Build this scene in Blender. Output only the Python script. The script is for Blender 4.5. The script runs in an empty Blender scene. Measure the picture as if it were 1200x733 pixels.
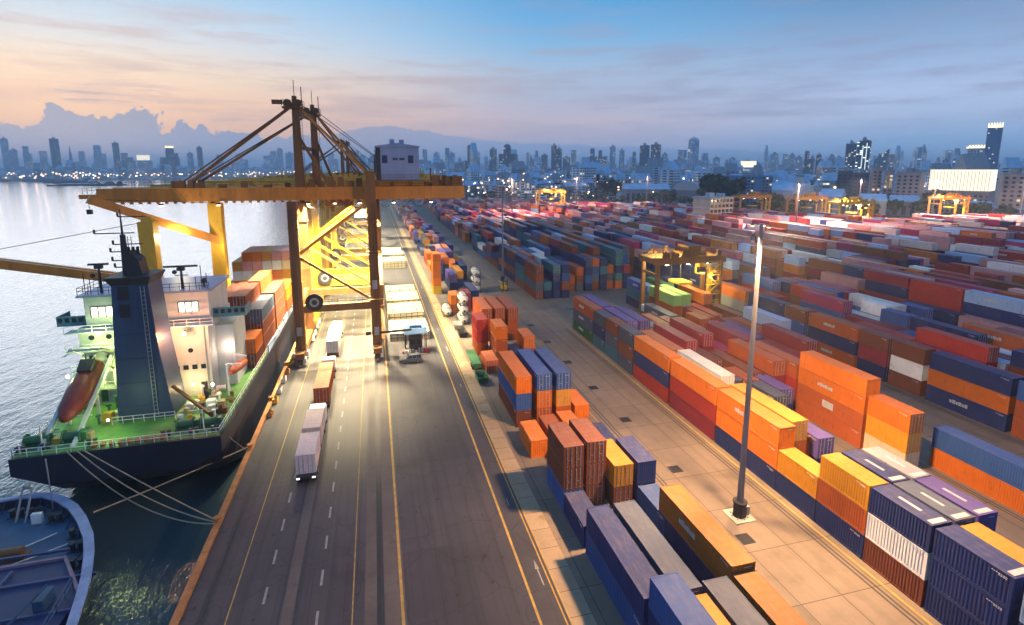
import bpy, bmesh, math, random
from mathutils import Vector, Matrix
from mathutils.bvhtree import BVHTree
R = math.radians
scene = bpy.context.scene
COL = scene.collection
random.seed(7)

# ------------------------------------------------------------------ camera
EYE = Vector((0.0, 0.0, 40.0))
PITCH, HEADING = 9.432, 14.539          # degrees below the horizon, degrees east of the quay line
cd = bpy.data.cameras.new("camera")
cam = bpy.data.objects.new("camera", cd); COL.objects.link(cam)
cam.location = EYE
cam.rotation_euler = (R(90 - PITCH), 0, -R(HEADING))
cd.sensor_width = 36; cd.sensor_fit = 'HORIZONTAL'; cd.lens = 18.6
cd.shift_y = -66.5 / 1200
cd.clip_start = 0.5; cd.clip_end = 40000
scene.camera = cam

scene.view_settings.view_transform = 'Standard'
scene.view_settings.look = 'None'
scene.view_settings.exposure = 0.2
scene.view_settings.gamma = 1
cy = scene.cycles
cy.use_denoising = True
cy.max_bounces = 6; cy.diffuse_bounces = 2; cy.glossy_bounces = 3; cy.volume_bounces = 1
cy.transparent_max_bounces = 6
cy.sample_clamp_indirect = 4
cy.use_light_tree = True

def lin(r, g, b):
    f = lambda c: (c / 255 / 12.92) if c / 255 <= 0.04045 else ((c / 255 + 0.055) / 1.055) ** 2.4
    return (f(r), f(g), f(b), 1)

# ------------------------------------------------------------------ sky
SUN_AZ, SUN_EL = -26.0, 7.0             # dusk: a low sun veiled by the cloud bank beyond the river
GLOW_AZ = -40.0
w = bpy.data.worlds.new("World"); scene.world = w; w.use_nodes = True
nt = w.node_tree; nt.nodes.clear()
def nd(tree, t, **kw):
    n = tree.nodes.new(t)
    for k, v in kw.items():
        if k.startswith('i_'):
            n.inputs[int(k[2:])].default_value = v
        else:
            setattr(n, k, v)
    return n
def mth(tree, op, a, b=None, c=None, clamp=False):
    n = tree.nodes.new('ShaderNodeMath'); n.operation = op; n.use_clamp = clamp
    for i, v in enumerate((a, b, c)):
        if v is None: continue
        if isinstance(v, (int, float)): n.inputs[i].default_value = v
        else: tree.links.new(v, n.inputs[i])
    return n.outputs[0]
def ramp(tree, fac, stops, interp='LINEAR'):
    n = tree.nodes.new('ShaderNodeValToRGB'); cr = n.color_ramp; cr.interpolation = interp
    while len(cr.elements) < len(stops): cr.elements.new(0.5)
    for e, (p, c) in zip(cr.elements, stops): e.position = p; e.color = c
    tree.links.new(fac, n.inputs[0]); return n.outputs[0]
def mixc(tree, fac, a, b, mode='MIX'):
    n = tree.nodes.new('ShaderNodeMix'); n.data_type = 'RGBA'; n.blend_type = mode
    for s, v in ((n.inputs[0], fac), (n.inputs[6], a), (n.inputs[7], b)):
        if isinstance(v, (int, float, tuple)): s.default_value = v
        else: tree.links.new(v, s)
    return n.outputs[2]
def smooth(tree, v, lo, hi):
    n = tree.nodes.new('ShaderNodeMapRange'); n.interpolation_type = 'SMOOTHSTEP'
    n.inputs[1].default_value = lo; n.inputs[2].default_value = hi
    tree.links.new(v, n.inputs[0]); return n.outputs[0]
def noise(tree, vec, scale, detail=4, rough=0.55):
    n = tree.nodes.new('ShaderNodeTexNoise'); n.inputs['Scale'].default_value = scale
    n.inputs['Detail'].default_value = detail; n.inputs['Roughness'].default_value = rough
    if vec is not None: tree.links.new(vec, n.inputs['Vector'])
    return n.outputs[0]
def mapping(tree, vec, scale=(1, 1, 1), loc=(0, 0, 0)):
    n = tree.nodes.new('ShaderNodeMapping'); n.inputs['Scale'].default_value = scale; n.inputs['Location'].default_value = loc
    tree.links.new(vec, n.inputs['Vector']); return n.outputs[0]

tc = nd(nt, 'ShaderNodeTexCoord'); D = tc.outputs['Generated']
sx = nd(nt, 'ShaderNodeSeparateXYZ'); nt.links.new(D, sx.inputs[0])
X, Y, Z = sx.outputs
Zp = mth(nt, 'MAXIMUM', Z, 0.0)
hl = mth(nt, 'SQRT', mth(nt, 'ADD', mth(nt, 'MULTIPLY', X, X), mth(nt, 'MULTIPLY', Y, Y)))
ca = mth(nt, 'DIVIDE', mth(nt, 'ADD', mth(nt, 'MULTIPLY', X, math.sin(R(GLOW_AZ))), mth(nt, 'MULTIPLY', Y, math.cos(R(GLOW_AZ)))), mth(nt, 'MAXIMUM', hl, 0.001))
zz = mth(nt, 'POWER', Zp, 0.5)                        # square root spreads the low sky over the ramp
q = lambda z: z ** 0.5
warm = ramp(nt, zz, [(0, lin(206, 176, 166)), (q(.05), lin(236, 186, 160)), (q(.10), lin(250, 204, 172)), (q(.145), lin(246, 222, 198)),
                     (q(.195), lin(212, 222, 232)), (q(.27), lin(160, 204, 238)), (q(.5), lin(134, 192, 238)), (1, lin(88, 148, 214))])
cool = ramp(nt, zz, [(0, lin(128, 176, 230)), (q(.04), lin(146, 186, 234)), (q(.075), lin(176, 198, 232)), (q(.113), lin(182, 202, 238)),
                     (q(.153), lin(160, 186, 224)), (q(.2), lin(134, 166, 208)), (q(.27), lin(92, 136, 184)), (q(.5), lin(94, 144, 202)), (1, lin(84, 138, 206))])
mid = ramp(nt, zz, [(0, lin(138, 178, 224)), (q(.05), lin(184, 180, 206)), (q(.085), lin(200, 188, 202)), (q(.12), lin(180, 186, 210)),
                    (q(.17), lin(168, 192, 220)), (q(.22), lin(126, 182, 226)), (q(.28), lin(88, 164, 220)), (q(.5), lin(96, 164, 224)), (1, lin(86, 144, 210))])
c1 = mixc(nt, smooth(nt, ca, -0.05, 0.50), cool, mid)
base = mixc(nt, smooth(nt, ca, 0.50, 0.93), c1, warm)
# long thin streaks of high cloud
st = noise(nt, mapping(nt, D, (2.6, 2.6, 24)), 1.8, 6, .62)
stm = mth(nt, 'MULTIPLY', smooth(nt, st, .44, .68), smooth(nt, Zp, .02, .10))
stm = mth(nt, 'MULTIPLY', stm, mth(nt, 'SUBTRACT', 1.0, smooth(nt, Zp, .16, .34)))
strk = mixc(nt, smooth(nt, ca, .2, .9), lin(146, 154, 186), lin(198, 172, 174))
base = mixc(nt, mth(nt, 'MULTIPLY', stm, .62), base, strk)
# small dark wisps over the river
ws = noise(nt, mapping(nt, D, (5, 5, 60), (3, 1, 7)), 1.5, 4, .6)
wsm = mth(nt, 'MULTIPLY', smooth(nt, ws, .60, .74), mth(nt, 'MULTIPLY', smooth(nt, Zp, .06, .09), mth(nt, 'SUBTRACT', 1.0, smooth(nt, Zp, .12, .16))))
base = mixc(nt, mth(nt, 'MULTIPLY', wsm, mth(nt, 'MULTIPLY', smooth(nt, ca, .55, .8), .6)), base, lin(150, 150, 176))
# banks of cumulus standing on the horizon, billowed on top
bl = noise(nt, mapping(nt, D, (30, 30, 26), (1.35, .2, 0)), 1.0, 7, .56)
G = lambda v: (v * 8, v * 8, v * 8, 1)
hb = ramp(nt, ca, [(.0, G(.0)), (.10, G(.024)), (.31, G(.036)), (.445, G(.040)), (.58, G(.046)), (.677, G(.060)), (.735, G(.076)), (.77, G(.074)), (.81, G(.054)), (.86, G(.048)), (.885, G(.058)),
                  (.905, G(.052)), (.925, G(.070)), (.945, G(.080)), (.955, G(.068)), (.966, G(.080)), (.976, G(.054)), (1.0, G(.050))], 'B_SPLINE')
hb = mth(nt, 'ADD', mth(nt, 'MULTIPLY', hb, .125), mth(nt, 'MULTIPLY', mth(nt, 'SUBTRACT', bl, .46), mth(nt, 'ADD', .016, mth(nt, 'MULTIPLY', smooth(nt, ca, .78, .9), .085))))
bm = smooth(nt, mth(nt, 'SUBTRACT', hb, Z), -.0005, .0035)
bcol = mixc(nt, smooth(nt, Zp, .01, .095), lin(112, 156, 208), mixc(nt, smooth(nt, ca, .55, .9), lin(112, 156, 206), lin(104, 138, 182)))
base = mixc(nt, mth(nt, 'MULTIPLY', bm, mth(nt, 'ADD', .62, mth(nt, 'MULTIPLY', smooth(nt, ca, .76, .9), .31))), base, bcol)
# below the horizon the same haze goes on
base = mixc(nt, smooth(nt, Z, -.02, -.12), base, lin(70, 90, 120))
sky = nd(nt, 'ShaderNodeTexSky', sky_type='NISHITA', sun_disc=False)
sky.sun_elevation = R(SUN_EL); sky.sun_rotation = R(SUN_AZ)
bg1 = nd(nt, 'ShaderNodeBackground'); nt.links.new(sky.outputs[0], bg1.inputs[0]); bg1.inputs[1].default_value = 0.006
bg2 = nd(nt, 'ShaderNodeBackground'); nt.links.new(base, bg2.inputs[0]); bg2.inputs[1].default_value = 0.92
ad = nd(nt, 'ShaderNodeAddShader'); nt.links.new(bg1.outputs[0], ad.inputs[0]); nt.links.new(bg2.outputs[0], ad.inputs[1])
wo = nd(nt, 'ShaderNodeOutputWorld'); nt.links.new(ad.outputs[0], wo.inputs[0])

# ------------------------------------------------------------------ sun (last glow of dusk)
sl = bpy.data.lights.new("sun", 'SUN'); sl.energy = 0.62; sl.angle = R(32); sl.color = (.88, .94, 1)
so = bpy.data.objects.new("sun", sl); COL.objects.link(so)
v = Vector((math.sin(R(SUN_AZ)) * math.cos(R(SUN_EL)), math.cos(R(SUN_AZ)) * math.cos(R(SUN_EL)), math.sin(R(SUN_EL))))
so.rotation_euler = (-v).to_track_quat('-Z', 'Y').to_euler()

LAMPS = []
def lamp(loc, power, color=(1, .70, .40), radius=.5):
    l = bpy.data.lights.new("flood_light", 'POINT'); l.energy = power; l.color = color; l.shadow_soft_size = radius
    o = bpy.data.objects.new("flood_light", l); COL.objects.link(o); o.location = loc
    LAMPS.append(o); return o
def spot(loc, target, power, color=(1, .8, .5), angle=100, radius=.5, blend=.6):
    l = bpy.data.lights.new("flood_light", 'SPOT'); l.energy = power; l.color = color; l.shadow_soft_size = radius
    l.spot_size = R(angle); l.spot_blend = blend
    o = bpy.data.objects.new("flood_light", l); COL.objects.link(o); o.location = loc
    o.rotation_euler = (Vector(target) - Vector(loc)).to_track_quat('-Z', 'Y').to_euler()
    LAMPS.append(o); return o

# ================================================================== helpers
class MB:
    """collects shapes into one mesh"""
    def __init__(s): s.v = []; s.f = []; s.m = []
    def add(s, vs, fs, mi=0):
        o = len(s.v); s.v.extend(vs); s.f.extend([tuple(i + o for i in f) for f in fs]); s.m.extend([mi] * len(fs)); return s
    def box(s, x0, x1, y0, y1, z0, z1, mi=0):
        return s.add([(x0, y0, z0), (x1, y0, z0), (x1, y1, z0), (x0, y1, z0), (x0, y0, z1), (x1, y0, z1), (x1, y1, z1), (x0, y1, z1)],
                     [(0, 3, 2, 1), (4, 5, 6, 7), (0, 1, 5, 4), (1, 2, 6, 5), (2, 3, 7, 6), (3, 0, 4, 7)], mi)
    def bar(s, p, q, w, h=None, mi=0):
        p, q = Vector(p), Vector(q); h = h or w; d = (q - p).normalized()
        up = Vector((0, 0, 1)) if abs(d.z) < .95 else Vector((0, 1, 0))
        a = d.cross(up).normalized() * (w / 2); b = a.cross(d).normalized() * (h / 2)
        vs = [tuple(e + sa * a + sb * b) for e in (p, q) for sa, sb in ((-1, -1), (1, -1), (1, 1), (-1, 1))]
        return s.add(vs, [(0, 1, 2, 3), (7, 6, 5, 4), (0, 4, 5, 1), (1, 5, 6, 2), (2, 6, 7, 3), (3, 7, 4, 0)], mi)
    def taper(s, p, q, w0, w1, mi=0):
        p, q = Vector(p), Vector(q); vs = []
        for e, ww in ((p, w0), (q, w1)):
            for sa, sb in ((-1, -1), (1, -1), (1, 1), (-1, 1)): vs.append((e.x + sa * ww[0] / 2, e.y + sb * ww[1] / 2, e.z))
        return s.add(vs, [(3, 2, 1, 0), (4, 5, 6, 7), (0, 1, 5, 4), (1, 2, 6, 5), (2, 3, 7, 6), (3, 0, 4, 7)], mi)
    def cyl(s, p, q, r, n=8, r2=None, mi=0, caps=True):
        p, q = Vector(p), Vector(q); r2 = r if r2 is None else r2; d = (q - p).normalized()
        up = Vector((0, 0, 1)) if abs(d.z) < .95 else Vector((1, 0, 0))
        a = d.cross(up).normalized(); b = a.cross(d).normalized(); vs = []
        for e, rr in ((p, r), (q, r2)):
            for k in range(n):
                t = 2 * math.pi * k / n; vs.append(tuple(e + a * (rr * math.cos(t)) + b * (rr * math.sin(t))))
        fs = [(k, (k + 1) % n, n + (k + 1) % n, n + k) for k in range(n)]
        if caps: fs += [tuple(range(n - 1, -1, -1)), tuple(range(n, 2 * n))]
        return s.add(vs, fs, mi)
    def tube(s, pts, r, n=6, mi=0):
        for a, b in zip(pts[:-1], pts[1:]): s.cyl(a, b, r, n, mi=mi)
        return s
    def ball(s, c, r, n=8, m=5, mi=0, sq=(1, 1, 1)):
        vs = [(c[0], c[1], c[2] + r * sq[2])]; fs = []
        for i in range(1, m):
            t = math.pi * i / m
            for k in range(n):
                u = 2 * math.pi * k / n
                vs.append((c[0] + r * sq[0] * math.sin(t) * math.cos(u), c[1] + r * sq[1] * math.sin(t) * math.sin(u), c[2] + r * sq[2] * math.cos(t)))
        vs.append((c[0], c[1], c[2] - r * sq[2])); L = len(vs) - 1
        for k in range(n):
            fs.append((0, 1 + k, 1 + (k + 1) % n)); fs.append((L, L - n + (k + 1) % n, L - n + k))
        for i in range(m - 2):
            for k in range(n):
                a = 1 + i * n + k; b = 1 + i * n + (k + 1) % n; fs.append((a, a + n, b + n, b))
        return s.add(vs, fs, mi)
    def prism(s, poly, z0, z1, mi=0):
        n = len(poly); vs = [(x, y, z0) for x, y in poly] + [(x, y, z1) for x, y in poly]
        return s.add(vs, [tuple(range(n - 1, -1, -1)), tuple(range(n, 2 * n))] + [(k, (k + 1) % n, n + (k + 1) % n, n + k) for k in range(n)], mi)
    def loft(s, rings, mi=0, closed=True, caps=True):
        n = len(rings[0]); vs = [p for r in rings for p in r]; fs = []
        for i in range(len(rings) - 1):
            for k in range(n if closed else n - 1):
                a = i * n + k; b = i * n + (k + 1) % n; fs.append((a, b, b + n, a + n))
        if caps: fs += [tuple(range(n - 1, -1, -1)), tuple(range((len(rings) - 1) * n, len(rings) * n))]
        return s.add(vs, fs, mi)
    def sheet(s, x0, x1, y0, y1, z, mi=0):
        return s.add([(x0, y0, z), (x1, y0, z), (x1, y1, z), (x0, y1, z)], [(0, 1, 2, 3)], mi)
    def rail(s, pts, h=1.1, r=.035, step=2.0, mi=0):
        """a handrail with posts along a polyline"""
        for a, b in zip(pts[:-1], pts[1:]):
            a, b = Vector(a), Vector(b); n = max(1, int((b - a).length / step))
            for k in range(n + 1):
                p = a.lerp(b, k / n); s.bar(p, p + Vector((0, 0, h)), r * 1.6, mi=mi)
            for hh in (h, h * .55): s.bar(a + Vector((0, 0, hh)), b + Vector((0, 0, hh)), r * 1.6, mi=mi)
        return s
    def mesh(s, name, mats, off=None, smooth=False):
        me = bpy.data.meshes.new(name); v = s.v
        if off is not None: v = [(a - off[0], b - off[1], c - off[2]) for a, b, c in v]
        me.from_pydata(v, [], s.f)
        for m in (mats if isinstance(mats, (list, tuple)) else [mats]): me.materials.append(m)
        if any(s.m): me.polygons.foreach_set('material_index', s.m)
        if smooth: me.polygons.foreach_set('use_smooth', [True] * len(s.f))
        me.update(); return me

ORG = {}
def tag(o, label=None, cat=None, group=None, kind=None):
    if label: o['label'] = label
    if cat: o['category'] = cat
    if group: o['group'] = group
    if kind: o['kind'] = kind
    return o
def thing(name, label, cat, loc=(0, 0, 0), group=None):
    o = bpy.data.objects.new(name, None); COL.objects.link(o); o.location = loc; o.empty_display_size = .5
    ORG[o.name] = Vector(loc); return tag(o, label, cat, group)
def part(mb, name, mats, parent=None, label=None, smooth=False):
    off = ORG.get(parent.name) if parent is not None else None
    o = bpy.data.objects.new(name, mb.mesh(name, mats, off, smooth)); COL.objects.link(o)
    if parent is not None:
        o.parent = parent; ORG[o.name] = off if off is not None else Vector()
    if label: o['label'] = label
    return o
def solid(mb, name, mats, label, cat, group=None, smooth=False, loc=None):
    """a thing that is one mesh; its origin goes to loc"""
    o = bpy.data.objects.new(name, mb.mesh(name, mats, loc, smooth)); COL.objects.link(o)
    if loc is not None: o.location = loc
    ORG[o.name] = Vector(loc or (0, 0, 0)); return tag(o, label, cat, group)
def setting(mb, name, mats):
    o = part(mb, name, mats); o['kind'] = 'structure'; return o
KIDS = {}
def kids(o): return [c for c in o.children]
def copy_tree(o, loc=None, parent=None, rot=None):
    ch = kids(o)
    c = o.copy(); COL.objects.link(c)
    if parent is not None: c.parent = parent
    if loc is not None: c.location = loc; ORG[c.name] = Vector(loc)
    if rot is not None: c.rotation_euler = rot
    for k in ch: copy_tree(k, parent=c)
    return c
ORD = "first second third fourth fifth sixth seventh eighth ninth tenth eleventh twelfth thirteenth fourteenth fifteenth sixteenth seventeenth eighteenth nineteenth twentieth".split()
ORD += ["twenty-" + x for x in ORD[:9]] + ["thirtieth"] + ["thirty-" + x for x in ORD[:9]] + ["fortieth"]

# ================================================================== materials
def mat(name, color, rough=.6, metal=0.0, var=.25, scale=.6, rust=0.0, bump=0.0, bscale=8.0, spec=.4, streak=False, coat=0):
    m = bpy.data.materials.new(name); m.use_nodes = True; t = m.node_tree
    b = t.nodes['Principled BSDF']; b.inputs['Roughness'].default_value = rough; b.inputs['Metallic'].default_value = metal
    b.inputs['Specular IOR Level'].default_value = spec
    g = nd(t, 'ShaderNodeTexCoord'); P = g.outputs['Object']
    n = noise(t, mapping(t, P, (1, 1, .25) if streak else (1, 1, 1)), scale, 5, .62)
    dark = tuple(c * (1 - var) for c in color[:3]) + (1,); light = tuple(min(1, c * (1 + var)) for c in color[:3]) + (1,)
    c = ramp(t, n, [(.28, dark), (.72, light)])
    if rust:
        r = noise(t, mapping(t, P, (1, 1, .3)), scale * 3.1, 6, .7)
        c = mixc(t, mth(t, 'MULTIPLY', smooth(t, r, .58, .70), rust), c, (.09, .035, .018, 1))
    t.links.new(c, b.inputs['Base Color'])
    rr = mth(t, 'ADD', rough - .08, mth(t, 'MULTIPLY', n, .16)); t.links.new(rr, b.inputs['Roughness'])
    if bump:
        bn = nd(t, 'ShaderNodeBump'); bn.inputs['Strength'].default_value = bump
        t.links.new(noise(t, P, bscale, 4), bn.inputs['Height']); t.links.new(bn.outputs[0], b.inputs['Normal'])
    return m
def emat(name, color, strength):
    m = bpy.data.materials.new(name); m.use_nodes = True; t = m.node_tree; b = t.nodes['Principled BSDF']
    b.inputs['Base Color'].default_value = (.1, .1, .1, 1)
    b.inputs['Emission Color'].default_value = color + (1,); b.inputs['Emission Strength'].default_value = strength
    return m

def paint_material(name, dusty=True):
    """container paint: the colour belongs to the object, dust lies on the roofs, rust and wear come from noise"""
    m = bpy.data.materials.new(name); m.use_nodes = True; t = m.node_tree; b = t.nodes['Principled BSDF']
    oi = nd(t, 'ShaderNodeObjectInfo'); g = nd(t, 'ShaderNodeTexCoord')
    ofs = nd(t, 'ShaderNodeVectorMath', operation='ADD'); t.links.new(g.outputs['Object'], ofs.inputs[0])
    cmb = nd(t, 'ShaderNodeCombineXYZ'); rv = mth(t, 'MULTIPLY', oi.outputs['Random'], 90.0)
    for i in range(3): t.links.new(rv, cmb.inputs[i])
    t.links.new(cmb.outputs[0], ofs.inputs[1]); P = ofs.outputs[0]
    n1 = noise(t, P, .45, 5, .6); n2 = noise(t, mapping(t, P, (1, 1, .22)), 2.6, 6, .7)
    col = oi.outputs['Color']
    hs = nd(t, 'ShaderNodeHueSaturation'); t.links.new(col, hs.inputs['Color'])
    t.links.new(mth(t, 'ADD', .80, mth(t, 'MULTIPLY', n1, .40)), hs.inputs['Value'])
    hs.inputs['Saturation'].default_value = 1.0
    c = mixc(t, mth(t, 'MULTIPLY', smooth(t, n2, .55, .72), .60), hs.outputs[0], (.085, .04, .025, 1))
    sep = nd(t, 'ShaderNodeSeparateXYZ'); t.links.new(g.outputs['Normal'], sep.inputs[0])
    n3 = noise(t, mapping(t, P, (1.6, .35, 1)), 1.5, 7, .72)
    up = mth(t, 'MULTIPLY', smooth(t, sep.outputs[2], .6, .9), mth(t, 'ADD', .09, mth(t, 'MULTIPLY', smooth(t, n3, .40, .80), .30)))
    c = mixc(t, up, c, (.27, .22, .20, 1))
    t.links.new(c, b.inputs['Base Color']); b.inputs['Roughness'].default_value = .6; b.inputs['Specular IOR Level'].default_value = .18
    return m
PAINT = paint_material('container_paint')
def mass_material():
    m = bpy.data.materials.new('container_mass_paint'); m.use_nodes = True; t = m.node_tree; b = t.nodes['Principled BSDF']
    a = nd(t, 'ShaderNodeAttribute', attribute_name='paint'); g = nd(t, 'ShaderNodeTexCoord'); P = g.outputs['Object']
    n1 = noise(t, P, .3, 5, .65)
    hs = nd(t, 'ShaderNodeHueSaturation'); t.links.new(a.outputs['Color'], hs.inputs['Color'])
    t.links.new(mth(t, 'ADD', .7, mth(t, 'MULTIPLY', n1, .6)), hs.inputs['Value'])
    sep = nd(t, 'ShaderNodeSeparateXYZ'); t.links.new(g.outputs['Normal'], sep.inputs[0])
    up = mth(t, 'MULTIPLY', smooth(t, sep.outputs[2], .6, .9), mth(t, 'ADD', .03, mth(t, 'MULTIPLY', smooth(t, noise(t, P, .8, 5), .4, .75), .24)))
    c = mixc(t, up, hs.outputs[0], (.36, .32, .30, 1))
    t.links.new(c, b.inputs['Base Color']); b.inputs['Roughness'].default_value = .6; b.inputs['Specular IOR Level'].default_value = .18
    wv = nd(t, 'ShaderNodeTexWave', wave_type='BANDS', bands_direction='Y'); wv.inputs['Scale'].default_value = 1.1
    t.links.new(P, wv.inputs[0])
    bn = nd(t, 'ShaderNodeBump'); bn.inputs['Strength'].default_value = .35; bn.inputs['Distance'].default_value = .04
    t.links.new(wv.outputs[1], bn.inputs['Height']); t.links.new(bn.outputs[0], b.inputs['Normal'])
    return m
MASS = mass_material()

M_ORANGE = mat('crane_orange', (.52, .20, .022), .55, var=.3, scale=.35, rust=.7, streak=True)
M_RUST = mat('crane_brown', (.18, .078, .018), .6, var=.3, scale=.35, rust=.5, streak=True)
M_YELLOW = mat('crane_yellow', (.62, .36, .03), .5, var=.2, scale=.35, rust=.35, streak=True)
M_DARK = mat('dark_steel', (.03, .03, .034), .6, var=.3, scale=1.5)
M_GALV = mat('galvanised_steel', (.33, .34, .36), .45, metal=.3, var=.25, scale=.8, rust=.15, streak=True)
M_WHITE = mat('white_paint', (.72, .72, .70), .5, var=.12, scale=.5, rust=.22, streak=True)
M_BLUEGREY = mat('machinery_house_paint', (.22, .29, .46), .5, var=.15, scale=.4, rust=.2, streak=True)
M_GLASS = mat('dark_glass', (.02, .03, .04), .15, var=.3, scale=1, spec=.8)
M_RUBBER = mat('tyre_rubber', (.02, .02, .02), .85, var=.3, scale=3)
M_CONC = mat('pale_concrete', (.42, .38, .32), .85, var=.2, scale=.5, bump=.2)
M_NAVYHULL = mat('hull_black_blue', (.010, .014, .030), .45, var=.35, scale=.15, rust=.25, streak=True)
M_FUNNEL = mat('funnel_blue', (.036, .062, .125), .5, var=.22, scale=.3, rust=.15, streak=True)
M_DECKGREEN = mat('deck_green', (.11, .28, .06), .6, var=.35, scale=.5, rust=.45)
M_DECKBLUE = mat('deck_blue', (.03, .085, .16), .6, var=.35, scale=.4, rust=.3)
M_HATCHBLUE = mat('hatch_navy', (.022, .032, .10), .6, var=.3, scale=.4, rust=.3)
M_LIFEBOAT = mat('lifeboat_red', (.22, .035, .02), .45, var=.25, scale=.8)
M_MARK = mat('stencil_white', (.46, .46, .46), .6, var=.2, scale=2, rust=.2)
M_ROPE = mat('rope', (.36, .27, .16), .9, var=.3, scale=6)
M_BLUEROOF = mat('blue_roof', (.06, .12, .24), .55, var=.25, scale=.5, rust=.2)
M_HATCH = mat('hatch_cover_paint', (.50, .44, .30), .7, var=.25, scale=.4, rust=.5, bump=.15)
M_RED = mat('signal_red', (.38, .03, .02), .5)
M_GREENP = mat('green_paint', (.04, .14, .06), .55, var=.3, rust=.3)
M_LAMP = emat('lamp_glow', (1, .82, .5), 30)
M_LAMPO = emat('lamp_glow_orange', (1, .55, .2), 25)
M_LAMPW = emat('lamp_glow_white', (.85, 1, .9), 25)

# ================================================================== water, land, quay, roads
def ground_mat(name, c0, c1, scale, rough=.9, streak=None, bump=.15, tracks=0, joints=None, stains=.5, patches=False):
    m = bpy.data.materials.new(name); m.use_nodes = True; t = m.node_tree; b = t.nodes['Principled BSDF']
    g = nd(t, 'ShaderNodeTexCoord'); P = g.outputs['Object']
    n = noise(t, P, scale, 7, .65); n2 = noise(t, P, scale * 9, 5, .7)
    c = ramp(t, n, [(.3, c0), (.7, c1)])
    c = mixc(t, mth(t, 'MULTIPLY', smooth(t, n2, .45, .75), .35), c, tuple(x * .6 for x in c0[:3]) + (1,))
    s = noise(t, P, scale * 2.3, 3, .5)
    c = mixc(t, mth(t, 'MULTIPLY', smooth(t, s, .60, .72), stains), c, (.035, .03, .028, 1))
    if tracks:
        tr = noise(t, mapping(t, P, (1.1, .012, 1)), 1.0, 5, .7)
        c = mixc(t, mth(t, 'MULTIPLY', smooth(t, tr, .45, .7), tracks), c, (.03, .028, .03, 1))
    if patches:
        b2 = nd(t, 'ShaderNodeTexBrick'); b2.inputs['Scale'].default_value = 1; b2.inputs['Brick Width'].default_value = 3.1; b2.inputs['Row Height'].default_value = 17.0; b2.offset = .37
        b2.inputs['Mortar Size'].default_value = .03; b2.inputs['Color1'].default_value = (1, 1, 1, 1); b2.inputs['Color2'].default_value = (.74, .73, .75, 1); b2.inputs['Mortar'].default_value = (.6, .58, .56, 1)
        t.links.new(P, b2.inputs['Vector']); c = mixc(t, .8, c, b2.outputs[0], 'MULTIPLY')
        vo = nd(t, 'ShaderNodeTexVoronoi', feature='DISTANCE_TO_EDGE'); vo.inputs['Scale'].default_value = .16
        wv = nd(t, 'ShaderNodeVectorMath', operation='ADD'); nv = nd(t, 'ShaderNodeTexNoise'); nv.inputs['Scale'].default_value = .5; t.links.new(P, nv.inputs['Vector'])
        t.links.new(P, wv.inputs[0]); t.links.new(nv.outputs[1], wv.inputs[1]); t.links.new(wv.outputs[0], vo.inputs['Vector'])
        c = mixc(t, mth(t, 'MULTIPLY', mth(t, 'LESS_THAN', vo.outputs['Distance'], .010), .35), c, (.02, .018, .018, 1))
        sp = noise(t, P, 1.1, 2, .4); c = mixc(t, mth(t, 'MULTIPLY', smooth(t, sp, .68, .74), .65), c, (.015, .014, .014, 1))
    if joints:
        br = nd(t, 'ShaderNodeTexBrick'); br.inputs['Scale'].default_value = 1
        br.inputs['Brick Width'].default_value = joints[0]; br.inputs['Row Height'].default_value = joints[1]
        br.inputs['Mortar Size'].default_value = .05; br.offset = 0
        br.inputs['Color1'].default_value = (1, 1, 1, 1); br.inputs['Color2'].default_value = (.86, .86, .86, 1); br.inputs['Mortar'].default_value = (.45, .42, .4, 1)
        t.links.new(P, br.inputs['Vector']); c = mixc(t, 1.0, c, br.outputs[0], 'MULTIPLY')
    t.links.new(c, b.inputs['Base Color']); t.links.new(mth(t, 'SUBTRACT', rough, mth(t, 'MULTIPLY', n2, .2)), b.inputs['Roughness'])
    b.inputs['Specular IOR Level'].default_value = .35
    bn = nd(t, 'ShaderNodeBump'); bn.inputs['Strength'].default_value = bump; bn.inputs['Distance'].default_value = .02
    t.links.new(n2, bn.inputs['Height']); t.links.new(bn.outputs[0], b.inputs['Normal'])
    return m
G_CITY = ground_mat('city_ground_surface', (.05, .06, .055, 1), (.13, .125, .115, 1), .004, stains=.3)
G_YARD = ground_mat('yard_concrete', (.15, .115, .09, 1), (.26, .205, .16, 1), .045, .85, tracks=.22, joints=(4.6, 7.0), stains=.45)
G_ROAD = ground_mat('road_asphalt', (.046, .042, .050, 1), (.080, .073, .082, 1), .05, .75, tracks=.55, stains=.6, patches=True)
G_APRON = ground_mat('quay_asphalt', (.047, .042, .050, 1), (.084, .074, .080, 1), .06, .7, tracks=.6, stains=.5, patches=True)
G_STRIP = ground_mat('rail_concrete', (.085, .07, .066, 1), (.13, .108, .098, 1), .2, .85, stains=.4)
G_PAD = ground_mat('pad_concrete', (.28, .20, .13, 1), (.40, .30, .19, 1), .12, .85, joints=(3, 3), stains=.5)
M_LINEY = mat('yellow_road_paint', (.40, .25, .06), .7, var=.35, scale=1.2, rust=.35)
M_LINEW = mat('white_road_paint', (.27, .26, .26), .7, var=.3, scale=1.2, rust=.3)
M_BULLRAIL = mat('quay_edge_paint', (.42, .17, .05), .7, var=.35, scale=.7, rust=.6)
M_QWALL = mat('quay_wall_concrete', (.10, .09, .085), .9, var=.4, scale=.4, rust=.5, streak=True)

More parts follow.
